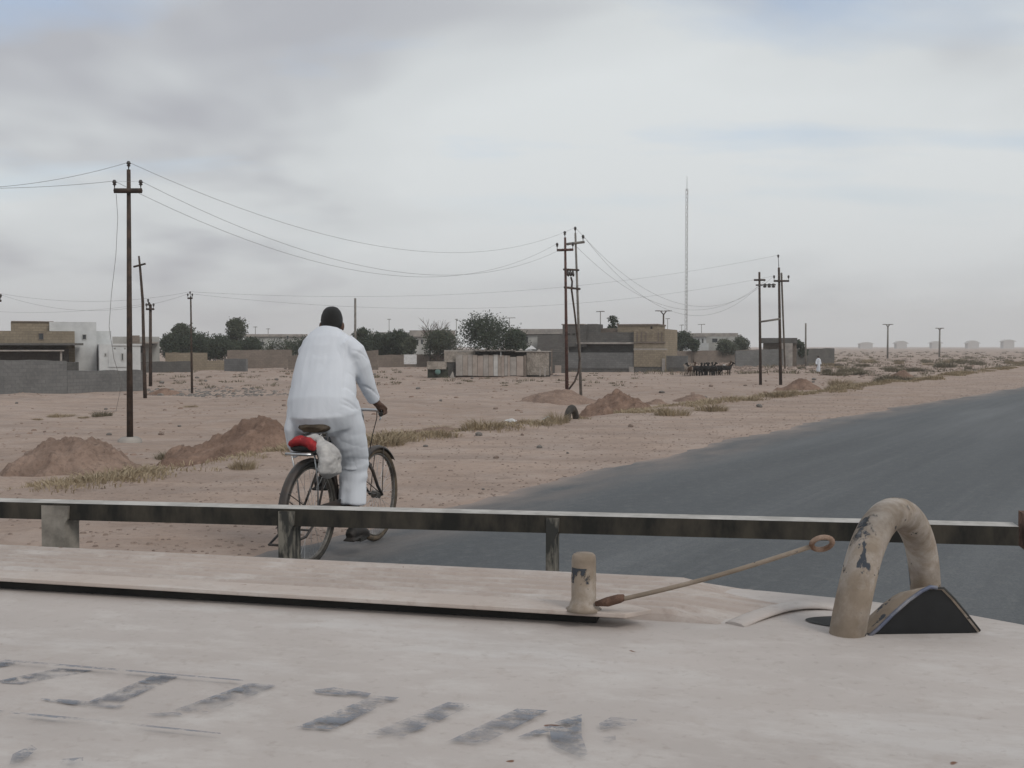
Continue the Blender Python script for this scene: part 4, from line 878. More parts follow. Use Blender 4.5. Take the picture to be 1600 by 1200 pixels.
def far_man():
    p = onG(1279, 108, 0.0); root = empty('person', p, R(20)); tag(root, 'person in a long white robe standing far off on the sand', 'person')
    b = MB(); b.ball((0, 0, 1.60), (.085, .095, .115), 14, 10); b.tube([(0, 0, 1.36), (0, 0, 1.54)], [.06, .055], 10); b.tube([(0, 0, .82), (0, 0, 1.1), (0, 0, 1.36)], [(.11, .15), (.10, .14), (.09, .17)], 12); b.tube([(0, -.10, 1.62), (0, -.115, 1.58)], .018, 6)
    for s_ in (-1, 1):
        b.tube([(s_ * .17, 0, 1.38), (s_ * .24, .02, 1.10), (s_ * .25, -.05, .85)], [.05, .042, .033], 8); b.ball((s_ * .25, -.06, .78), (.03, .045, .08), 8, 8)
        for q in range(4): b.tube([(s_ * .25, -.09 + q * .02, .76), (s_ * .25, -.085 + q * .02, .69)], .011, 5)
        b.tube([(s_ * .24, -.10, .80), (s_ * .23, -.13, .75)], .012, 5); b.tube([(s_ * .10, 0, .88), (s_ * .11, s_ * -.06, .48), (s_ * .11, s_ * -.05, .05)], [.085, .06, .042], 8); b.tube([(s_ * .11, s_ * -.05 + .06, .05), (s_ * .12, s_ * -.05 - .15, .035)], [.04, .035], 8)
    me = remeshed(b, 'body', .012, 2); me.materials.append(M_SKIN); link_mesh('body', me, root)
    c = MB(); c.tube([(0, 0, .12), (0, 0, .55), (0, 0, .95), (0, 0, 1.25), (0, 0, 1.42), (0, 0, 1.5)], [(.19, .24), (.17, .22), (.15, .21), (.14, .22), (.11, .20), (.07, .08)], 18)
    for s_ in (-1, 1): c.tube([(s_ * .17, 0, 1.38), (s_ * .25, .02, 1.10), (s_ * .26, -.05, .86)], [.075, .075, .08], 10)
    me = remeshed(c, 'robe', .018, 3); me.materials.append(M_COT); link_mesh('robe', me, root)
    h = MB(); h.ball((0, .015, 1.64), (.095, .10, .10), 14, 10); h.build('head_cloth', M_HAIR, root)
far_man()

# ================================================================== BICYCLE  (local x forward, y left, z up)
BIKE_HD = R(19)
BK = G(484, 884, 0.006)
BIKE_LOC = Vector((BK.x, BK.y, 0.006)); BIKE_RZ = math.pi / 2 - BIKE_HD
M_TYRE = mat('dusty_tyre', (0.062, 0.056, 0.048), (0.03, 0.029, 0.027), 14, rough=.85); M_TYREB = mat('sand_worn_tyre', (0.13, 0.10, 0.07), (0.045, 0.04, 0.034), 10, rough=.9)
M_FRAME = mat('old_black_enamel', (0.028, 0.028, 0.029), (0.06, 0.045, 0.036), 9, rough=.5, spec=.4)
M_CHROME = mat('dull_chrome', (0.52, 0.53, 0.54), (0.40, 0.40, 0.40), 12, rough=.32, metal=.85, spec=.5); M_RIM = mat('dull_rim', (0.20, 0.19, 0.175), (0.11, 0.10, 0.09), 10, rough=.5, metal=.6)
M_LEATHER = mat('brown_leather', (0.10, 0.075, 0.05), (0.05, 0.038, 0.028), 14, rough=.55); M_BLACK = mat('black_rubber_and_shade', (0.022, 0.022, 0.022), (0.04, 0.038, 0.035), 10, rough=.7)
WR = 0.345
def ring(c, r, rr, n=56, k=10, mb=None):
    mb = mb or MB(); mb.tube([(c[0] + r * math.cos(2 * math.pi * i / n), c[1], c[2] + r * math.sin(2 * math.pi * i / n)) for i in range(n)], rr, k, closed=True); return mb
def bicycle():
    root = empty('bicycle', BIKE_LOC, BIKE_RZ); tag(root, 'old black roadster bicycle with a rear rack ridden along the road edge', 'bicycle')
    spoke = MB(); spoke.tube([(0, 0, 0.025), (0, 0, WR - .045)], .0013, 4, caps=False); sme = spoke.mesh('spoke'); sme.materials.append(M_CHROME)
    WB = 0.985
    for wx, tm in ((0, M_TYRE), (WB, M_TYREB)):
        wh = ring((0, 0, 0), WR - .045, (.008, .014)).build('wheel', M_RIM, root, (wx, 0, WR))
        ring((0, 0, 0), WR - .021, .0215).build('tyre', tm, wh)
        h = MB(); h.tube([(0, -.05, 0), (0, -.032, 0), (0, -.03, 0), (0, .03, 0), (0, .032, 0), (0, .05, 0)], [.012, .012, .028, .028, .012, .012], 12); h.build('hub', M_RIM, wh)
        for k in range(28):
            o = link_mesh('spoke', sme, wh); a = 2 * math.pi * k / 28
            o.rotation_euler = Euler((0.0, a, 0.0)); o.matrix_local = Matrix.Rotation(a, 4, 'Y') @ Matrix.Rotation(R(5.5 if k % 2 else -5.5), 4, 'X') @ Matrix.Translation((0, .03 * (1 if k % 2 else -1) * 0.95, 0)) if True else None
    bb = Vector((.43, 0, .285)); st = Vector((.27, 0, .80)); hb = Vector((.815, 0, .60)); ht = Vector((.77, 0, .86)); rh = Vector((0, 0, WR)); fh = Vector((WB, 0, WR))
    f = MB()
    for a, b, r_ in ((bb, st, .0155), (st - Vector((-.01, 0, .04)), ht - Vector((-.01, 0, .06)), .0145), (bb, hb + Vector((-.005, 0, .03)), .0165), (hb, ht, .019)): f.tube([a, b], r_, 10)
    for s_ in (-1, 1): f.tube([bb + Vector((0, s_ * .03, 0)), Vector((.15, s_ * .055, .325)), rh + Vector((0, s_ * .06, 0))], .0095, 8); f.tube([st + Vector((0, s_ * .015, -.03)), rh + Vector((0, s_ * .06, 0))], .008, 8)
    f.tube([bb + Vector((0, -.035, 0)), bb + Vector((0, .035, 0))], .022, 12); f.build('frame', M_FRAME, root)
    fk = MB()
    for s_ in (-1, 1): fk.tube([hb + Vector((0, s_ * .02, 0)), hb + Vector((.02, s_ * .048, -.06)), Vector((.90, s_ * .055, .42)), fh + Vector((0, s_ * .052, 0))], [.014, .013, .011, .009], 8)
    fk.tube([hb + Vector((0, -.045, -.02)), hb + Vector((0, .045, -.02))], .015, 8); fk.build('fork', M_FRAME, root)
    # mudguards and their stays
    for wx, a0, a1 in ((0, 25, 205), (WB, 40, 200)):
        g = MB(); n = 36; rr = WR + .018; vs = []
        for i in range(n + 1):
            a = R(a0 + (a1 - a0) * i / n)
            for yy, dr in ((-.034, -.02), (-.026, -.004), (0, .003), (.026, -.004), (.034, -.02)): vs.append((wx + (rr + dr) * math.cos(a), yy, WR + (rr + dr) * math.sin(a)))
        fs = [(i * 5 + k, i * 5 + k + 1, (i + 1) * 5 + k + 1, (i + 1) * 5 + k) for i in range(n) for k in range(4)]; g.add(vs, fs, 0, True); mg = g.build('mudguard', M_FRAME, root)
        sd_ = mg.modifiers.new('thick', 'SOLIDIFY'); sd_.thickness = .0015
        for s_ in (-1, 1):
            for ad in ((150, 185) if wx == 0 else (150, 80)): q = MB(); q.tube([(wx, s_ * .05, WR), (wx + rr * math.cos(R(ad)), s_ * .032, WR + rr * math.sin(R(ad)) - .01)], .0035, 5); q.build('stay', M_FRAME, mg)
    # bars
    hz = .985; b = MB(); b.tube([(.55, -.255, hz - .012), (.64, -.235, hz), (.70, -.16, hz + .004), (.735, -.05, hz + .004), (.735, .05, hz + .004), (.70, .16, hz + .004), (.64, .235, hz), (.55, .255, hz - .012)], .0115, 10)
    b.tube([ht, Vector((.765, 0, .94)), (.735, 0, hz + .004)], .0125, 10); hbz = b.build('handlebar', M_CHROME, root)
    for s_ in (-1, 1):
        q = MB(); q.tube([(.54, s_ * .257, hz - .014), (.63, s_ * .238, hz - .001)], .0165, 10); q.build('grip', M_BLACK, hbz)
        q = MB(); q.tube([(.69, s_ * .165, hz - .01), (.64, s_ * .21, hz - .045), (.57, s_ * .235, hz - .055)], [.006, .0055, .005], 6); q.build('brake_lever', M_CHROME, hbz)
        q = MB(); q.tube([(.70, s_ * .15, hz), (.80, s_ * .10, hz - .06), (.83, s_ * .05, .80), (.83, s_ * .03, .70)], .0035, 5); q.build('brake_rod', M_FRAME, hbz)
    # saddle
    sp_ = MB(); sp_.tube([st - Vector((-.01, 0, .05)), Vector((.255, 0, .885))], .012, 8); sp_.build('seat_post', M_CHROME, root)
    s = MB(); s.tube([(.035, 0, .895), (.06, 0, .905), (.12, 0, .908), (.22, 0, .905), (.34, 0, .908), (.37, 0, .90)], [(.02, .07), (.034, .115), (.036, .11), (.03, .06), (.02, .03), (.008, .012)], 16); sad = s.build('saddle', M_LEATHER, root)
    for s_ in (-1, 1):
        q = MB(); pts = [(.08 + .026 * math.cos(a * .6), s_ * .06 + .026 * math.sin(a * .6), .84 + .052 * a / 34) for a in range(35)]; q.tube(pts, .004, 5); q.build('spring', M_RIM, sad)
    q = MB(); q.tube([(.08, -.06, .845), (.25, -.02, .865), (.25, .02, .865), (.08, .06, .845)], .005, 5); q.build('rail', M_RIM, sad)
    # drive
    c = MB(); ring((.43, -.052, .285), .088, (.006, .003), 36, 6, c)
    for k in range(5): a = k * 1.2566; c.tube([(.43, -.052, .285), (.43 + .088 * math.cos(a), -.052, .285 + .088 * math.sin(a))], .006, 5)
    c.build('chainring', M_RIM, root)
    cg = MB(); n = 22; out = [(.43 + .112 * math.cos(R(80 - 160 * i / n)), .295 + .112 * math.sin(R(80 - 160 * i / n))) for i in range(n + 1)] + [(.02, .30), (-.03, .345), (.02, .40)]
    m_ = len(out); cg.add([(x, -.066, z) for x, z in out] + [(x, -.062, z) for x, z in out], [tuple(range(m_)), tuple(m_ + k for k in range(m_))[::-1]] + [(k, m_ + k, m_ + (k + 1) % m_, (k + 1) % m_) for k in range(m_)]); cg.build('chain_guard', M_FRAME, root)
    for s_, dz in ((-1, -.17), (1, .17)):
        q = MB(); q.tube([(.43, s_ * .07, .285), (.43, s_ * .082, .285 + dz)], [.011, .009], 8); q.tube([(.43, 0, .285), (.43, s_ * .075, .285)], .009, 8); ck = q.build('crank', M_RIM, root)
        q = MB(); q.box((.43, s_ * .135, .285 + dz), (.085, .09, .024)); q.tube([(.43, s_ * .08, .285 + dz), (.43, s_ * .175, .285 + dz)], .006, 6); q.build('pedal', M_BLACK, ck)
    # rack, stand
    r = MB(); rz_ = .745
    r.tube([(.24, -.03, .79), (.16, -.075, rz_), (-.10, -.085, rz_), (-.125, -.07, rz_), (-.125, .07, rz_), (-.10, .085, rz_), (.16, .075, rz_), (.24, .03, .79)], .008, 8)
    for x in (-.06, .03, .12): r.tube([(x, -.08, rz_), (x, .08, rz_)], .005, 6)
    r.tube([(-.135, -.095, rz_ + .003), (-.135, .095, rz_ + .003)], (.0095), 8)
    rk = r.build('rack', M_CHROME, root)
    for s_ in (-1, 1): q = MB(); q.tube([(-.08, s_ * .085, rz_), (-.02, s_ * .075, .55), (0, s_ * .065, WR)], .0055, 6); q.build('rack_stay', M_CHROME, rk)
    q = MB(); q.tube([(.05, 0, rz_ + .02), (-.03, 0, rz_ + .06), (-.11, 0, rz_ + .10)], .004, 5); q.build('spring_clip', M_CHROME, rk)
    t = MB(); t.tube([(0, .07, WR - .02), (-.20, .11, .235), (-.30, .12, .185), (-.30, -.0, .185)], .009, 7); t.tube([(0, -.07, WR - .02), (-.22, -.10, .235), (-.30, -.0, .185)], .009, 7); t.tube([(-.15, .10, .265), (-.16, -.085, .265)], .007, 6); t.build('stand', M_FRAME, root)
bicycle()
# bags on the rack (things of their own)
def bags():
    b = MB(); b.tube([(-.09, .07, .815), (-.08, .02, .83), (-.07, -.05, .815), (-.075, -.12, .775)], [(.022, .035), (.034, .05), (.034, .05), (.026, .045)], 14); b.ball((-.08, .075, .81), (.032, .025, .026))
    me = remeshed(b, 'red_bag', .008, 3, lambda c, n: c + n * (0.016 * fbm(c[:, 1:2] * 24, c[:, 2:3] * 24 + c[:, 0:1] * 9, 3))); me.materials.append(mat('red_cloth', (0.36, 0.028, 0.03), (0.20, 0.016, 0.02), 20, rough=.7))
    o = link_mesh('red_bag', me, None, BIKE_LOC, BIKE_RZ); tag(o, 'red cloth bundle tied on the rear rack of the bicycle', 'bag')
    b = MB(); b.tube([(-.04, .085, .785), (-.05, .0, .785), (-.05, -.08, .79), (-.06, -.135, .76), (-.06, -.155, .69), (-.06, -.15, .64)], [(.028, .05), (.034, .06), (.034, .06), (.03, .06), (.032, .06), (.015, .045)], 12)
    me = remeshed(b, 'black_pouch', .008, 3); me.materials.append(M_BLACK); o = link_mesh('black_pouch', me, None, BIKE_LOC, BIKE_RZ); tag(o, 'black pouch strapped under the red bundle on the bicycle rack', 'bag')
    b = MB(); b.tube([(-.05, -.10, .82), (-.06, -.16, .79), (-.06, -.185, .72), (-.06, -.18, .64), (-.06, -.16, .595)], [(.03, .04), (.05, .07), (.062, .095), (.058, .10), (.02, .04)], 16); b.tube([(-.02, .03, .825), (-.03, -.06, .84), (-.05, -.12, .83)], [.02, .032, .03], 10); b.tube([(-.06, -.10, .83), (-.06, -.13, .885)], [.022, .008], 8)
    me = remeshed(b, 'plastic_bag', .008, 2, lambda c, n: c + n * (0.020 * fbm(c[:, 0:1] * 22 + c[:, 1:2] * 13, c[:, 2:3] * 17 + 3, 4))); me.materials.append(mat('grey_plastic_bag', (0.50, 0.48, 0.46), (0.36, 0.345, 0.335), 9, rough=.45, spec=.4)); o = link_mesh('plastic_bag', me, None, BIKE_LOC, BIKE_RZ); tag(o, 'pale plastic bag hanging from the right side of the bicycle rack', 'bag')
bags()

# ================================================================== CYCLIST (same local frame as the bicycle)
def cyclist():
    root = empty('person', BIKE_LOC, BIKE_RZ); tag(root, 'person in a white cotton robe riding the bicycle, seen from behind', 'person')
    hz = .985
    HC = Vector((.400, .043, 1.598))
    def hand(b, s_):
        w_ = Vector((.53, s_ * .235, 1.045)); k = Vector((.585, s_ * .247, 1.012))
        b.tube([w_, Vector((.56, s_ * .243, 1.03)), k + Vector((.012, 0, -.004))], [(.024, .028), (.021, .038), (.017, .043)], 12)
        for q in range(4):
            off = Vector((.055 - q * .022, -s_ * (.012 - q * -.004), 0)) ; a = Vector((.575, s_ * .248, hz + .026)) + Vector((.045 - .024 * q, -s_ * .012 * (1.5 - q) * .5, 0)); l_ = (.9, 1.0, .95, .8)[q]
            b.tube([a + Vector((-.012, s_ * -.01, .004)), a + Vector((.012, s_ * .018 * l_, -.008)), a + Vector((.012, s_ * .022 * l_, -.034)), a + Vector((-.004, s_ * .002, -.046))], [.0105, .010, .0095, .0085], 8)
        b.tube([Vector((.555, s_ * .225, 1.02)), Vector((.60, s_ * .213, 1.002)), Vector((.625, s_ * .216, .982))], [.013, .0115, .009], 8)
    b = MB()
    # head, neck, features
    Hm = Matrix.Translation(HC) @ Matrix.Rotation(R(26), 4, 'Z') @ Matrix.Rotation(R(14), 4, 'Y') @ Matrix.Scale(.93, 4)
    b.ball((0, 0, .012), (.098, .071, .108), 20, 14, 0, Hm); b.ball((.035, 0, -.055), (.066, .058, .07), 16, 12, 0, Hm); b.tube([Hm @ Vector((.085, 0, .01)), Hm @ Vector((.108, 0, -.022)), Hm @ Vector((.088, 0, -.036))], [.010, .016, .012], 8)
    b.tube([Hm @ Vector((.088, -.022, -.066)), Hm @ Vector((.097, 0, -.066)), Hm @ Vector((.088, .022, -.066))], [.005, .008, .005], 6)
    for s_ in (-1, 1): b.ball((-.012, s_ * .080, -.022), (.018, .013, .034), 10, 8, 0, Hm); b.ball((.075, s_ * .03, .022), (.02, .024, .009), 8, 6, 0, Hm)
    b.tube([Vector((.345, .04, 1.44)), Vector((.365, .042, 1.53)), HC + Vector((-.012, 0, -.03))], [.066, .06, .062], 14)
    # trunk, limbs
    b.tube([(.19, 0, .95), (.20, .01, 1.05), (.25, .02, 1.2), (.31, .03, 1.36), (.345, .035, 1.47)], [(.13, .17), (.12, .16), (.11, .15), (.115, .17), (.07, .12)], 16)
    b.tube([(.335, -.13, 1.42), (.41, -.20, 1.24), (.50, -.225, 1.08), (.54, -.236, 1.04)], [.05, .042, .032, .026], 12); b.tube([(.345, .17, 1.43), (.43, .235, 1.24), (.50, .245, 1.08), (.54, .238, 1.04)], [.05, .042, .032, .026], 12)
    hand(b, -1); hand(b, 1)
    b.tube([(.21, -.10, .95), (.43, -.115, .65), (.40, -.115, .45), (.385, -.115, .20)], [.09, .062, .055, .038], 12); b.tube([(.21, .10, .95), (.58, .11, .82), (.50, .115, .66), (.405, .115, .535)], [.09, .062, .052, .038], 12)
    for s_, z in ((-1, .145), (1, .485)): b.tube([(.35, s_ * .12, z + .01), (.41, s_ * .12, z + .015), (.50, s_ * .125, z), (.54, s_ * .125, z - .002)], [(.03, .03), (.034, .036), (.02, .042), (.014, .034)], 10)
    me = remeshed(b, 'body', .0062, 2); me.materials.append(M_SKIN); link_mesh('body', me, root)
    for s_ in (-1, 1):
        e = MB(); e.ball((.083, s_ * .03, .008), (.010, .012, .009), 10, 8, 0, Hm); e.build('eye', M_PLASTIC, root)
    # hair: a close cap with uneven lower edge, thicker at the back
    h = MB(); n, m_ = 40, 18; vs = []; rg = random.Random(4)
    for j in range(m_ + 1):
        for i in range(n):
            a = 2 * math.pi * i / n; back = (1 - math.cos(a)) / 2
            pe = R(64 + 80 * back ** .75 - 16 * math.exp(-((abs(math.sin(a)) - 1) / .06) ** 2) + 2 * math.sin(a * 9)); p_ = pe * j / m_
            k_ = (1.065 if j < m_ - 1 else (1.03 if j < m_ else .97)) * (1 + .012 * math.sin(i * 2.7 + j * 1.9) + rg.uniform(-.008, .008))
            vs.append(Hm @ Vector(((.101 * k_ * math.sin(p_) ** .8 * math.cos(a) - .004), .0765 * k_ * math.sin(p_) ** .72 * math.sin(a), .012 + .108 * k_ * math.cos(p_))))
    h.add(vs, [(j * n + i, (j + 1) * n + i, (j + 1) * n + (i + 1) % n, j * n + (i + 1) % n) for j in range(m_) for i in range(n)], 0, True); h.build('hair', M_HAIR, root)
    # long shirt: trunk, sleeves, skirt over the seat
    def wr(c, n):
        x, y, z = c[:, 0], c[:, 1], c[:, 2]
        low = np.clip((1.12 - z) / .2, 0, 1); arm = np.clip((np.abs(y - .02) - .19) / .04, 0, 1) * (z > 1.02)
        knee = np.exp(-((z - .66) / .10) ** 2) * (y < 0)
        crease = lambda a, b: np.maximum(0, .16 - np.abs(fbm(a, b, 2))) / .16
        f1 = -.005 * crease(y * 6 + z * 2, z * 3 - y * 3) * low - .006 * crease(y * 6 + 4, z * 1.6 + x * 2) * (1 - low) * (1 - arm) - .007 * crease(y * 3 + 2, z * 13 + x * 8) * arm
        f1 = f1 - .005 * crease(y * 3 + 7, z * 17 + y * 5) * knee
        f2 = .010 * fbm(y * 5 + x * 4, z * 2.2 + 3, 2) + .010 * fbm(y * 4 + 9, z * 6 + x * 6, 2) * (.6 * low + knee)
        f3 = -.006 * np.exp(-((y + .150 + .12 * (1.45 - z)) / .010) ** 2) * (z > 1.16) * (x < .36)
        return c + n * (f1 + f2 + f3)[:, None]
    t = MB()
    t.tube([(.235, .01, .885), (.215, .008, .92), (.19, .008, .985), (.20, .012, 1.07), (.24, .02, 1.19), (.28, .028, 1.31), (.315, .035, 1.41), (.337, .04, 1.485), (.350, .042, 1.532), (.360, .043, 1.568)],
           [(.11, .20), (.145, .236), (.175, .25), (.165, .245), (.155, .23), (.145, .214), (.128, .200), (.108, .182), (.086, .128), (.066, .072)], 28)
    t.tube([(.325, -.085, 1.455), (.345, -.155, 1.395), (.38, -.185, 1.31), (.42, -.198, 1.22), (.475, -.208, 1.13), (.522, -.222, 1.065)], [.085, .088, .078, .066, .055, .048], 16); t.tube([(.33, .13, 1.455), (.355, .195, 1.395), (.40, .215, 1.31), (.43, .235, 1.23), (.48, .24, 1.13), (.522, .236, 1.07)], [.085, .085, .078, .070, .060, .053], 16)
    t.tube([(.23, -.115, 1.06), (.25, -.122, .98), (.30, -.126, .86), (.35, -.122, .75), (.395, -.117, .66), (.395, -.114, .60)], [(.11, .12), (.122, .126), (.125, .126), (.115, .116), (.104, .108), (.098, .102)], 20)
    t.tube([(.18, .17, .97), (.16, .195, .88), (.175, .205, .79), (.20, .20, .70)], [(.12, .08), (.11, .062), (.09, .042), (.06, .02)], 16); t.tube([(.26, .135, .97), (.38, .14, .89), (.54, .13, .80)], [(.12, .115), (.12, .112), (.10, .09)], 18)
    me = remeshed(t, 'shirt', .0085, 5, wr); me.materials.append(M_COT)
    link_mesh('shirt', me, root)
    t = MB()
    t.tube([(.26, -.12, .95), (.32, -.128, .80), (.405, -.118, .66), (.40, -.112, .52), (.385, -.112, .36)], [(.11, .11), (.112, .115), (.10, .105), (.088, .096), (.086, .094)], 20)
    t.tube([(.26, .13, .95), (.36, .14, .88), (.56, .125, .79), (.52, .12, .70), (.47, .118, .62)], [(.11, .105), (.12, .11), (.10, .09), (.085, .08), (.08, .075)], 20)
    def wr2(c, n):
        x, y, z = c[:, 0], c[:, 1], c[:, 2]
        return c + n * (.004 * np.sin(z * 62 + y * 30 + 6 * fbm(y * 8, z * 6, 2)) * np.exp(-((z - .62) / .13) ** 2) + .008 * fbm(y * 9, z * 4, 2) + .004 * np.sin(y * 70 + x * 40) * np.clip((.6 - z) / .2, 0, 1))[:, None]
    me = remeshed(t, 'trousers', .0085, 4, wr2); me.materials.append(M_COT); link_mesh('trousers', me, root)
    for s_, z in ((-1, .145), (1, .485)):
        q = MB(); q.tube([(.325, s_ * .12, z + .005), (.36, s_ * .12, z + .018), (.43, s_ * .122, z + .022), (.51, s_ * .126, z + .006), (.56, s_ * .127, z - .002)], [(.025, .03), (.045, .042), (.046, .045), (.034, .052), (.018, .036)], 12); q.box((.44, s_ * .122, z - .027), (.25, .088, .016))
        me = remeshed(q, 'shoe', .008, 2); me.materials.append(M_SHOE); link_mesh('shoe', me, root)
cyclist()

# ================================================================== MILITARY TRUCK FRONT (local x right, y forward, origin on the ground under the camera)
TH = R(13.2); HZ = 1.142
TRK = empty('military_truck', (0, 0, 0), -TH); tag(TRK, 'dusty sand-coloured military truck, its hood filling the foreground', 'truck')
TI = Matrix.Rotation(TH, 4, 'Z')
def Lp(px, py, z): return TI @ G(px, py, z)
def Ld(px, py, Y): return TI @ P(px, py, Y)
def make_hoodpaint(name, dustc=(0.470, 0.427, 0.402), paint=(0.38, 0.322, 0.288), chips=0.0):
    k = NT(name); a = k.noise(3.1, 8, (1, 1.5, 1)); b = k.noise(13, 8, (.8, 1.5, 1), rough=.7); f = k.noise(90, 4); g = k.noise(1.3, 5, off=(4, 2, 0)); h = k.noise(34, 6, off=(7, 2, 0), rough=.7)
    c = k.ramp(a, [(0.32, tuple(v * .90 for v in dustc)), (0.55, dustc), (0.72, tuple(v * 1.07 for v in dustc))])
    c = k.mix(k.ramp(b, [(0.50, 0.0), (0.66, 0.6)]), c, (0.57, 0.54, 0.515)); c = k.mix(k.ramp(k.noise(5, 8, (.7, 2.2, 1), rough=.72, off=(8, 8, 0)), [(.52, 0.0), (.66, .5)]), c, (0.58, 0.56, 0.545)); c = k.mix(k.ramp(g, [(0.45, 0.0), (0.72, 0.38)]), c, tuple(0.5 * (u + v) for u, v in zip(paint, dustc)))
    c = k.mix(k.ramp(h, [(0.56, 0.0), (0.74, 0.5)]), c, paint); c = k.mix(k.ramp(f, [(0.58, 0.0), (0.72, 0.35)]), c, tuple(v * .8 for v in paint))
    sp = k.ramp(k.noise(30, 2, off=(1, 9, 3)), [(0.745, 0.0), (0.765, 1.0)]); c = k.mix(sp, c, (0.18, 0.10, 0.07))
    if chips:
        gm = k.ramp(k.noise(11, 6, off=(5, 2, 1)), [(.46, 0.0), (.66, .65)]); c = k.mix(gm, c, tuple(v * .55 for v in paint))
        ch = k.ramp(k.noise(30, 5, (1, 1, .55), off=(2, 2, 5), rough=.65), [(chips, 0.0), (chips + .025, 1.0)]); c = k.mix(ch, c, (0.06, 0.068, 0.082))
        c = k.mix(k.ramp(k.noise(60, 3, off=(9, 1, 2)), [(.66, 0.0), (.69, .9)]), c, (0.035, 0.036, 0.04))
    return k.finish(c, .88, k.bump(f, .12, .002, k.bump(h, .15, .004)), .2)
M_HOOD = make_hoodpaint('dusty_hood_paint'); M_TAN = make_hoodpaint('chipped_tan_paint', (0.295, 0.242, 0.192), (0.22, 0.17, 0.125), .61); M_PLATE = make_hoodpaint('dusty_plate_paint', (0.475, 0.41, 0.37), (0.36, 0.285, 0.24)); M_DECK = make_hoodpaint('ridged_deck_paint', (0.41, 0.35, 0.315), (0.31, 0.25, 0.215))
M_IRON = mat('dark_dirty_iron', (0.062, 0.054, 0.043), (0.020, 0.020, 0.018), 22, rough=.8, stretch=(1, 1, .4)); M_IRONT = mat('dusty_iron_top', (0.48, 0.46, 0.435), (0.34, 0.325, 0.305), 28, rough=.9)
M_POST = mat('worn_post_paint', (0.21, 0.195, 0.165), (0.045, 0.045, 0.042), 60, rough=.85, stretch=(1, 1, .25), lo=.44, hi=.56); M_POSTL = mat('dusty_post_paint', (0.30, 0.275, 0.24), (0.17, 0.155, 0.135), 30, rough=.9); M_RUSTY = mat('rusty_iron', (0.18, 0.105, 0.075), (0.085, 0.05, 0.038), 40, rough=.9, bump=.4)
M_RUSTL = mat('sandy_rusty_iron', (0.33, 0.24, 0.185), (0.16, 0.095, 0.065), 60, rough=.9, bump=.3)
# hood: outline with rolled edge
def hood():
    o = [(-1.62, .30), (-1.62, 1.36), (-1.57, 1.405), (-.5, 1.408), (-.15, 1.402), (0, 1.388), (.12, 1.362), (.22, 1.322), (.29, 1.275), (.335, 1.21), (.355, 1.12), (.36, 1.0), (.36, .30)]
    pts = []
    for i in range(len(o) - 1):
        a, b = Vector(o[i]), Vector(o[i + 1]); n = max(1, int((b - a).length / .06)); pts += [a.lerp(b, k / n) for k in range(n)]
    pts.append(Vector(o[-1])); n = len(pts); cen = Vector((-.6, .3))
    nr = []
    for i in range(n):
        d = (pts[min(i + 1, n - 1)] - pts[max(i - 1, 0)]).normalized(); nr.append(Vector((-d.y, d.x)))
    prof = [(0, 0), (.006, -.001), (.013, -.006), (.018, -.014), (.019, -.05), (.019, -.32)]
    mb = MB(); vs = [(p.x + q.x * e, p.y + q.y * e, HZ + dz) for (e, dz) in prof for p, q in zip(pts, nr)]
    # crowned top: rings shrinking to the centre back
    K = 14; top = []
    for j in range(K + 1):
        f = 1 - j / K
        for p in pts: x = cen.x + (p.x - cen.x) * f; y = cen.y + (p.y - cen.y) * f; top.append((x, y, HZ))
    mb.add(vs, [(j * n + i, j * n + i + 1, (j + 1) * n + i + 1, (j + 1) * n + i)[::-1] for j in range(len(prof) - 1) for i in range(n - 1)], 0, True)
    mb.add(top, [(j * n + i, j * n + i + 1, (j + 1) * n + i + 1, (j + 1) * n + i) for j in range(K) for i in range(n - 1)], 0, True)
    return mb.build('hood', M_HOOD, TRK)
HOOD = hood()
def hz(u, v):
    return HZ
# ridged deck at the front of the hood
mb = MB(); v0, v1 = 1.212, 1.398; nr_ = 7; prof = []
for k in range(nr_):
    a = v0 + (v1 - v0) * k / nr_; s_ = (v1 - v0) / nr_; prof += [(a, .0075), (a + s_ * .22, .0125), (a + s_ * .60, .0125), (a + s_ * .80, .0075)]
prof += [(v1, .0075), (v1 + .004, -.002)]; prof = [(v0 - .004, -.002)] + prof
n = len(prof); vs = []
for u0 in (-1.6, -.9, -.4, -.10, None):
    for (v, z) in prof: vs.append((u0 if u0 is not None else .01 + .05 * math.sin(v * 40), v, HZ + (z if u0 is not None else -.0015)))
mb.add(vs, [(i * n + k, i * n + k + 1, (i + 1) * n + k + 1, (i + 1) * n + k)[::-1] for i in range(4) for k in range(n - 1)]); mb.build('ridged_deck', M_DECK, HOOD)
# raised plate with an angled end
PZT = HZ + .0185
mb = MB(); c1 = Lp(975, 963, PZT); c2 = Lp(1018, 953, PZT); vn = Lp(300, 917, PZT).y; outl = [(-1.6, vn), (c1.x, (vn + c1.y) / 2), (c2.x, c2.y + .004), (c2.x - .03, 1.206), (-1.6, 1.206)]
m_ = len(outl); mb.add([(x, y, PZT) for x, y in outl] + [(x, y, PZT - .0055) for x, y in outl], [tuple(range(m_))[::-1], tuple(m_ + k for k in range(m_))] + [(k, (k + 1) % m_, m_ + (k + 1) % m_, m_ + k) for k in range(m_)]); bm = bmesh.new()
pl = mb.build('raised_plate', M_PLATE, HOOD); bv = pl.modifiers.new('b', 'BEVEL'); bv.width = .0012; bv.segments = 2
mb = MB(); mb.box2((-1.6, vn + .010, HZ + .001), (c1.x - .035, vn + .05, PZT - .0057)); mb.build('gap_shade_strip', M_BLACK, HOOD)  # black strip paints in the shade of the gap below the plate
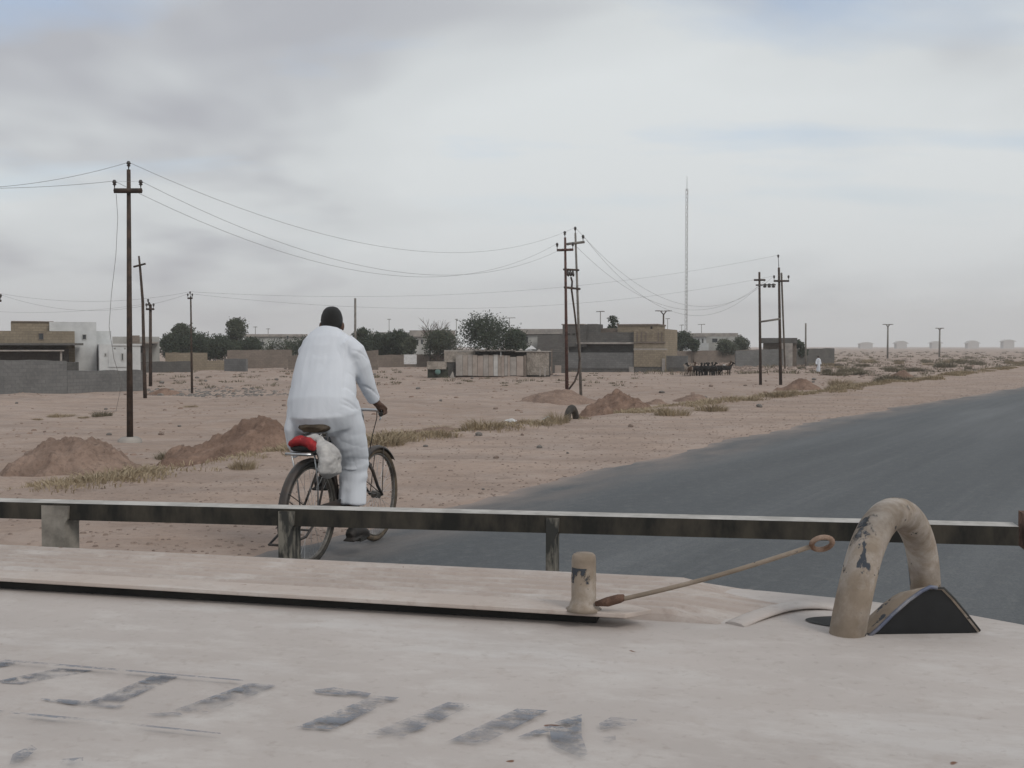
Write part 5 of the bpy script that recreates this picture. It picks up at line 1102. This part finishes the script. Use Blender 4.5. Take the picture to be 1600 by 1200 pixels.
# peg
pg = Lp(912, 951, PZT); mb = MB(); mb.lathe([(.021, 0), (.0165, .004), (.0138, .012), (.0136, .055), (.0130, .060), (.0105, .0625)], (pg.x, pg.y, PZT - .001), 20); mb.build('peg', M_TAN, HOOD)
k = NT('worn_dark_paint'); a_ = k.noise(70, 5, (1, 1, .5), rough=.65); k.finish((0.06, 0.066, 0.078), .8); k.lk(k.ramp(a_, [(.47, 0.0), (.52, .9)]), k.b.inputs['Alpha']); M_WORN = k.m
PEG = bpy.data.objects['peg']; mb = MB(); mb.tube([(pg.x, pg.y, PZT + .030), (pg.x, pg.y, PZT + .047)], .01395, 20, caps=False); mb.build('worn_band', M_WORN, PEG)
# hold-down rod with loop
a = Lp(936, 944, PZT + .008); b = Ld(1270, 853, 1.10); mb = MB(); pts = [a.lerp(b, t) + Vector((0, 0, -.004 * math.sin(math.pi * t))) for t in [i / 12 for i in range(13)]]; mb.tube(pts, .0025, 8); rod = mb.build('hold_down_rod', M_TAN, HOOD)
mb = MB(); mb.tube([a + Vector((-.004, 0, 0)), a.lerp(b, .04), a.lerp(b, .10), a.lerp(b, .125)], [.0025, .0052, .005, .0036], 8); mb.build('rod_fitting', M_RUSTY, rod)
d = (b - a).normalized(); e2 = Vector((0, 0, 1)); e2 = (e2 - d * e2.dot(d)).normalized(); side = d.cross(e2); cc = b + d * .0095; e3 = (e2 * .8 + side * .6).normalized(); mb = MB(); mb.tube([cc + d * (.0105 * math.cos(t)) + e3 * (.0085 * math.sin(t)) for t in [2 * math.pi * i / 18 for i in range(18)]], .0028, 8, closed=True); mb.build('rod_loop', M_RUSTL, rod)
# lifting shackle
sl = Lp(1325, 990, HZ); Yl = (Matrix.Rotation(-TH, 4, 'Z') @ sl).y
pts = [Ld(1321, 1010, Yl), Ld(1329, 960, Yl), Ld(1341, 905, Yl + .004), Ld(1354, 855, Yl + .012), Ld(1372, 818, Yl + .03), Ld(1394, 800, Yl + .055), Ld(1417, 806, Yl + .08), Ld(1434, 835, Yl + .10), Ld(1442, 870, Yl + .115), Ld(1446, 910, Yl + .12), Ld(1447, 960, Yl + .125)]
def smooth_path(p, k=3):
    for _ in range(k):
        q = [p[0]]
        for i in range(len(p) - 1): q += [p[i].lerp(p[i + 1], .25), p[i].lerp(p[i + 1], .75)]
        p = q + [p[-1]]
    return p
mb = MB(); sp3 = smooth_path(pts, 2); mb.tube(sp3, [.0192 - .0022 * i / (len(sp3) - 1) for i in range(len(sp3))], 20); SHK = mb.build('lifting_shackle', M_TAN, TRK); q = len(sp3); mb = MB(); mb.tube(sp3[q // 8: q // 2 + 2], [.0196 - .0022 * i / (q - 1) for i in range(q // 8, q // 2 + 2)], 20, caps=False)
k = NT('worn_blue_patch'); a_ = k.noise(24, 5, (1, 1, .6), rough=.6, off=(1.3, .4, 2)); k.finish(k.ramp(k.noise(90, 4), [(.4, (0.045, 0.05, 0.058)), (.65, (0.20, 0.20, 0.205))]), .75); k.lk(k.ramp(a_, [(.58, 0.0), (.62, .92)]), k.b.inputs['Alpha']); mb.build('worn_patch', k.m, SHK)
# black disc painted for the shade inside the slot; raised bead round it
gc = Lp(1372, 976, HZ); mb = MB(); el = [(gc.x + .078 * math.cos(t), gc.y + .030 * math.sin(t)) for t in [2 * math.pi * i / 36 for i in range(36)]]
mb.add([(x, y, HZ + .0010) for x, y in el] + [(gc.x, gc.y, HZ + .0010)], [(i, (i + 1) % 36, 36) for i in range(36)]); mb.build('slot_shade_disc', M_BLACK, HOOD)
mb = MB(); mb.tube(smooth_path([Lp(1148, 977, HZ), Lp(1180, 962, HZ + .003), Lp(1225, 948, HZ + .004), Lp(1270, 944, HZ + .004), Lp(1315, 951, HZ)], 2), (.0035, .013), 10); mb.build('pressed_bead', M_HOOD, HOOD)
# bent-up flap: arch of sheet metal, black inside
fr = [(1350, 1001), (1372, 983), (1396, 959), (1420, 938), (1440, 924), (1453, 917.5), (1464, 919), (1475, 919), (1491, 935), (1510, 958), (1532, 986)]
Yf = Yl - .006; F = [Ld(x, y, Yf + .0006 * i) for i, (x, y) in enumerate(fr)]; bk = Vector((-.052, .062, -.030)); n = len(F)
mb = MB(); vs = [f for f in F] + [f + bk * .5 * (1 - .2 * abs(i - 5) / 5) for i, f in enumerate(F)] + [Vector((f.x + bk.x * .9, f.y + bk.y * .8, max(HZ - .01, f.z - .045))) for f in F]
mb.add(vs, [(j * n + i, j * n + i + 1, (j + 1) * n + i + 1, (j + 1) * n + i) for j in range(2) for i in range(n - 1)], 0, True)
fl = mb.build('bent_flap', [M_TAN, M_BLACK], TRK); sm = fl.modifiers.new('t', 'SOLIDIFY'); sm.thickness = .0028; sm.offset = 0; sm.material_offset = 0; sm.material_offset_rim = 1
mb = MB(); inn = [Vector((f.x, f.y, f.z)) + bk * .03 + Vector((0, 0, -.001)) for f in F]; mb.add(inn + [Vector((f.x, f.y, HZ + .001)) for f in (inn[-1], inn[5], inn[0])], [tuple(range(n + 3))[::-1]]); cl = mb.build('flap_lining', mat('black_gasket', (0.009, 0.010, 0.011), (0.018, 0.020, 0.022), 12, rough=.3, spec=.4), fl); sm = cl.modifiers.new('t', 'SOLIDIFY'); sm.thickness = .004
mb = MB(); mb.tube([f + Vector((0, -.001, .0005)) for f in F[:7]], .0022, 6); mb.build('bare_metal_edge', mat('bare_blue_steel', (0.12, 0.135, 0.19), (0.26, 0.26, 0.28), 50, rough=.5, metal=.3), fl)
# front brush rail on posts
RZ = 1.197
ra = Lp(0, 784, RZ); rb_ = Lp(1590, 823, RZ); rv = (ra.y + rb_.y) / 2
def rail():
    uL, uR = -1.75, Lp(1592, 823, RZ).x; sl_ = (rb_.y - ra.y) / (rb_.x - ra.x); yv = lambda u: ra.y + (u - ra.x) * sl_
    mb = MB(); o = [(0, 0), (.040, 0), (.040, -.004), (.004, -.004), (.004, -.027), (0, -.027)]; n = len(o); vs = [(u, yv(u) + a, RZ + b) for u in (uL, uR) for a, b in o]
    fs = [(k, (k + 1) % n, n + (k + 1) % n, n + k) for k in range(n)] + [tuple(range(n))[::-1], tuple(n + k for k in range(n))]; mb.add(vs, fs); mb.mi = [1 if k == 0 else 0 for k in range(len(fs))]
    rl = mb.build('brush_rail', [M_IRON, M_IRONT], TRK)
    e = MB(); e.box((uR + .014, yv(uR) + .02, RZ - .008), (.012, .045, .05)); e.build('rail_end', M_RUSTY, rl)
    for px, w_ in ((64, .044), (458, .022), (878, .015)):
        c = Lp(px, 800, RZ - .01); u = c.x; y0 = yv(u) + .006; mb = MB()
        pr = [(-w_ / 2 + .002, -.004), (w_ / 2 + .007, -.004), (w_ / 2 + .006, -.024), (w_ / 2 + .002, -.030), (w_ / 2, -.036), (w_ / 2, -.45), (-w_ / 2, -.45), (-w_ / 2 + .002, -.04)]
        m_ = len(pr); mb.add([(u + a, y0 - .0085, RZ + b) for a, b in pr] + [(u + a, y0 + .03, RZ + b) for a, b in pr], [tuple(range(m_))[::-1], tuple(m_ + k for k in range(m_))] + [(k, (k + 1) % m_, m_ + (k + 1) % m_, m_ + k) for k in range(m_)]); mb.build('rail_post', M_POSTL if px < 100 else M_POST, rl)
rail()
# faded stencilled marks on the hood
def stencil():
    k = NT('faded_navy_stencil'); a = k.noise(85, 7, (.75, 1.2, 1), rough=.72); b = k.noise(16, 5, off=(3, 1, 0)); c = k.ramp(b, [(.35, (0.135, 0.15, 0.185)), (.65, (0.21, 0.225, 0.255))])
    k.finish(c, .9); al = k.mix(1.0, k.ramp(a, [(.415, 0.0), (.55, .85)]), k.ramp(b, [(.36, .15), (.56, 1.0)]), 'MULTIPLY'); k.lk(al, k.b.inputs['Alpha']); return k.m
M_STN = stencil()
MARKN = [0]
def mark(poly):
    MARKN[0] += 1; mb = MB(); vs = [Lp(x, y, HZ + .0006 + .00025 * MARKN[0]) for x, y in poly]; mb.add(vs, [tuple(range(len(vs)))[::-1]]); o = mb.build('stencil_mark', M_STN, HOOD)
    if o.data.polygons[0].normal.z < 0: o.data.flip_normals()
def diag(x0, y0, x1, y1, w0, w1): mark([(x0 - w0 / 2, y0), (x0 + w0 / 2, y0 + w0 * .06), (x1 + w1 / 2, y1 + w1 * .06), (x1 - w1 / 2, y1)])
diag(118, 1044, 10, 1066, 55, 50); diag(15, 1033, -20, 1040, 46, 40); diag(262, 1054, 160, 1097, 38, 48); mark([(62, 1091), (110, 1093), (196, 1102), (186, 1107), (120, 1101), (80, 1096)])
diag(412, 1067, 300, 1110, 46, 62); mark([(226, 1115), (280, 1112), (286, 1117), (240, 1119)]); mark([(490, 1077), (522, 1074), (580, 1083), (574, 1089), (530, 1085), (494, 1082)]); diag(604, 1087, 490, 1136, 40, 56)
diag(722, 1097, 602, 1147, 44, 58); diag(832, 1107, 728, 1158, 48, 58); mark([(806, 1152), (880, 1124), (909, 1116), (909, 1128), (862, 1142), (830, 1150)]); mark([(858, 1132), (908, 1122), (909, 1150), (919, 1178), (908, 1184), (862, 1164)])
mark([(936, 1130), (955, 1120), (996, 1124), (990, 1132), (962, 1136), (938, 1140)]); mark([(942, 1152), (962, 1149), (962, 1156), (944, 1160)]); mark([(20, 1178), (50, 1164), (58, 1170), (36, 1190), (14, 1196)]); mark([(96, 1186), (130, 1183), (130, 1189), (98, 1190)])
mark([(-20, 1028), (150, 1042), (380, 1062), (380, 1064), (150, 1045), (-20, 1031)]); mark([(-20, 1108), (150, 1124), (345, 1145), (345, 1147), (150, 1127.5), (-20, 1111.5)])
# body below the hood
mb = MB(); mb.box2((-1.6, -2.2, .55), (.34, .28, 1.02)); mb.build('cab_floor', M_HOOD, TRK)
mb = MB(); mb.box2((-1.62, .26, .55), (.36, .31, 1.13)); mb.build('firewall', M_HOOD, TRK)
mb = MB(); mb.box2((-1.45, 1.30, .62), (.20, 1.36, 1.10)); gp = mb.build('front_panel', M_HOOD, TRK)
for k in range(9): q = MB(); q.box((-1.25 + k * .155, 1.375, .88), (.05, .03, .30)); q.build('grille_bar', M_IRON, gp)
mb = MB(); mb.box2((-1.75, 1.42, .52), (.50, 1.56, .70)); mb.build('bumper', M_TAN, TRK)
for x in (-1.3, .05): q = MB(); q.box((x, 1.49, .76), (.05, .03, .14)); q.build('bumper_bracket', M_IRON, TRK)
for x in (-1.62, .36):
    for y in (.75, -1.6):
        q = MB(); q.lathe([(.20, -.13), (.44, -.12), (.465, -.08), (.465, .08), (.44, .12), (.20, .13)], (0, 0, 0), 30, 0, Matrix.Translation((x, y, .465)) @ Matrix.Rotation(math.pi / 2, 4, 'Y')); wh = q.build('wheel', M_TYRE, TRK)
        q = MB(); q.lathe([(.03, -.14), (.19, -.135), (.20, -.10), (.20, .10), (.19, .135), (.03, .14)], (0, 0, 0), 20, 0, Matrix.Translation((x, y, .465)) @ Matrix.Rotation(math.pi / 2, 4, 'Y')); q.build('rim', M_TAN, wh)
mb = MB()
for y in (.75, -1.6): mb.tube([(-1.62, y, .465), (.36, y, .465)], .06, 8)
mb.build('axles', M_IRON, TRK)

# ================================================================== HAZE
HAZE = 0.00042
if HAZE:
    mb = MB(); mb.box((0, 0, 60), (8600, 8600, 124)); me = mb.mesh('haze'); hm = bpy.data.materials.new('haze'); hm.use_nodes = True; t = hm.node_tree
    for n_ in list(t.nodes): t.nodes.remove(n_)
    o_ = t.nodes.new('ShaderNodeOutputMaterial'); pv = t.nodes.new('ShaderNodeVolumePrincipled'); pv.inputs['Color'].default_value = (0.92, 0.93, 0.94, 1); pv.inputs['Density'].default_value = HAZE; pv.inputs['Anisotropy'].default_value = 0.2
    t.links.new(pv.outputs[0], o_.inputs['Volume']); me.materials.append(hm); ho = link_mesh('haze', me); tag(ho, 'thin dusty air over the whole plain', 'haze', kind='stuff')
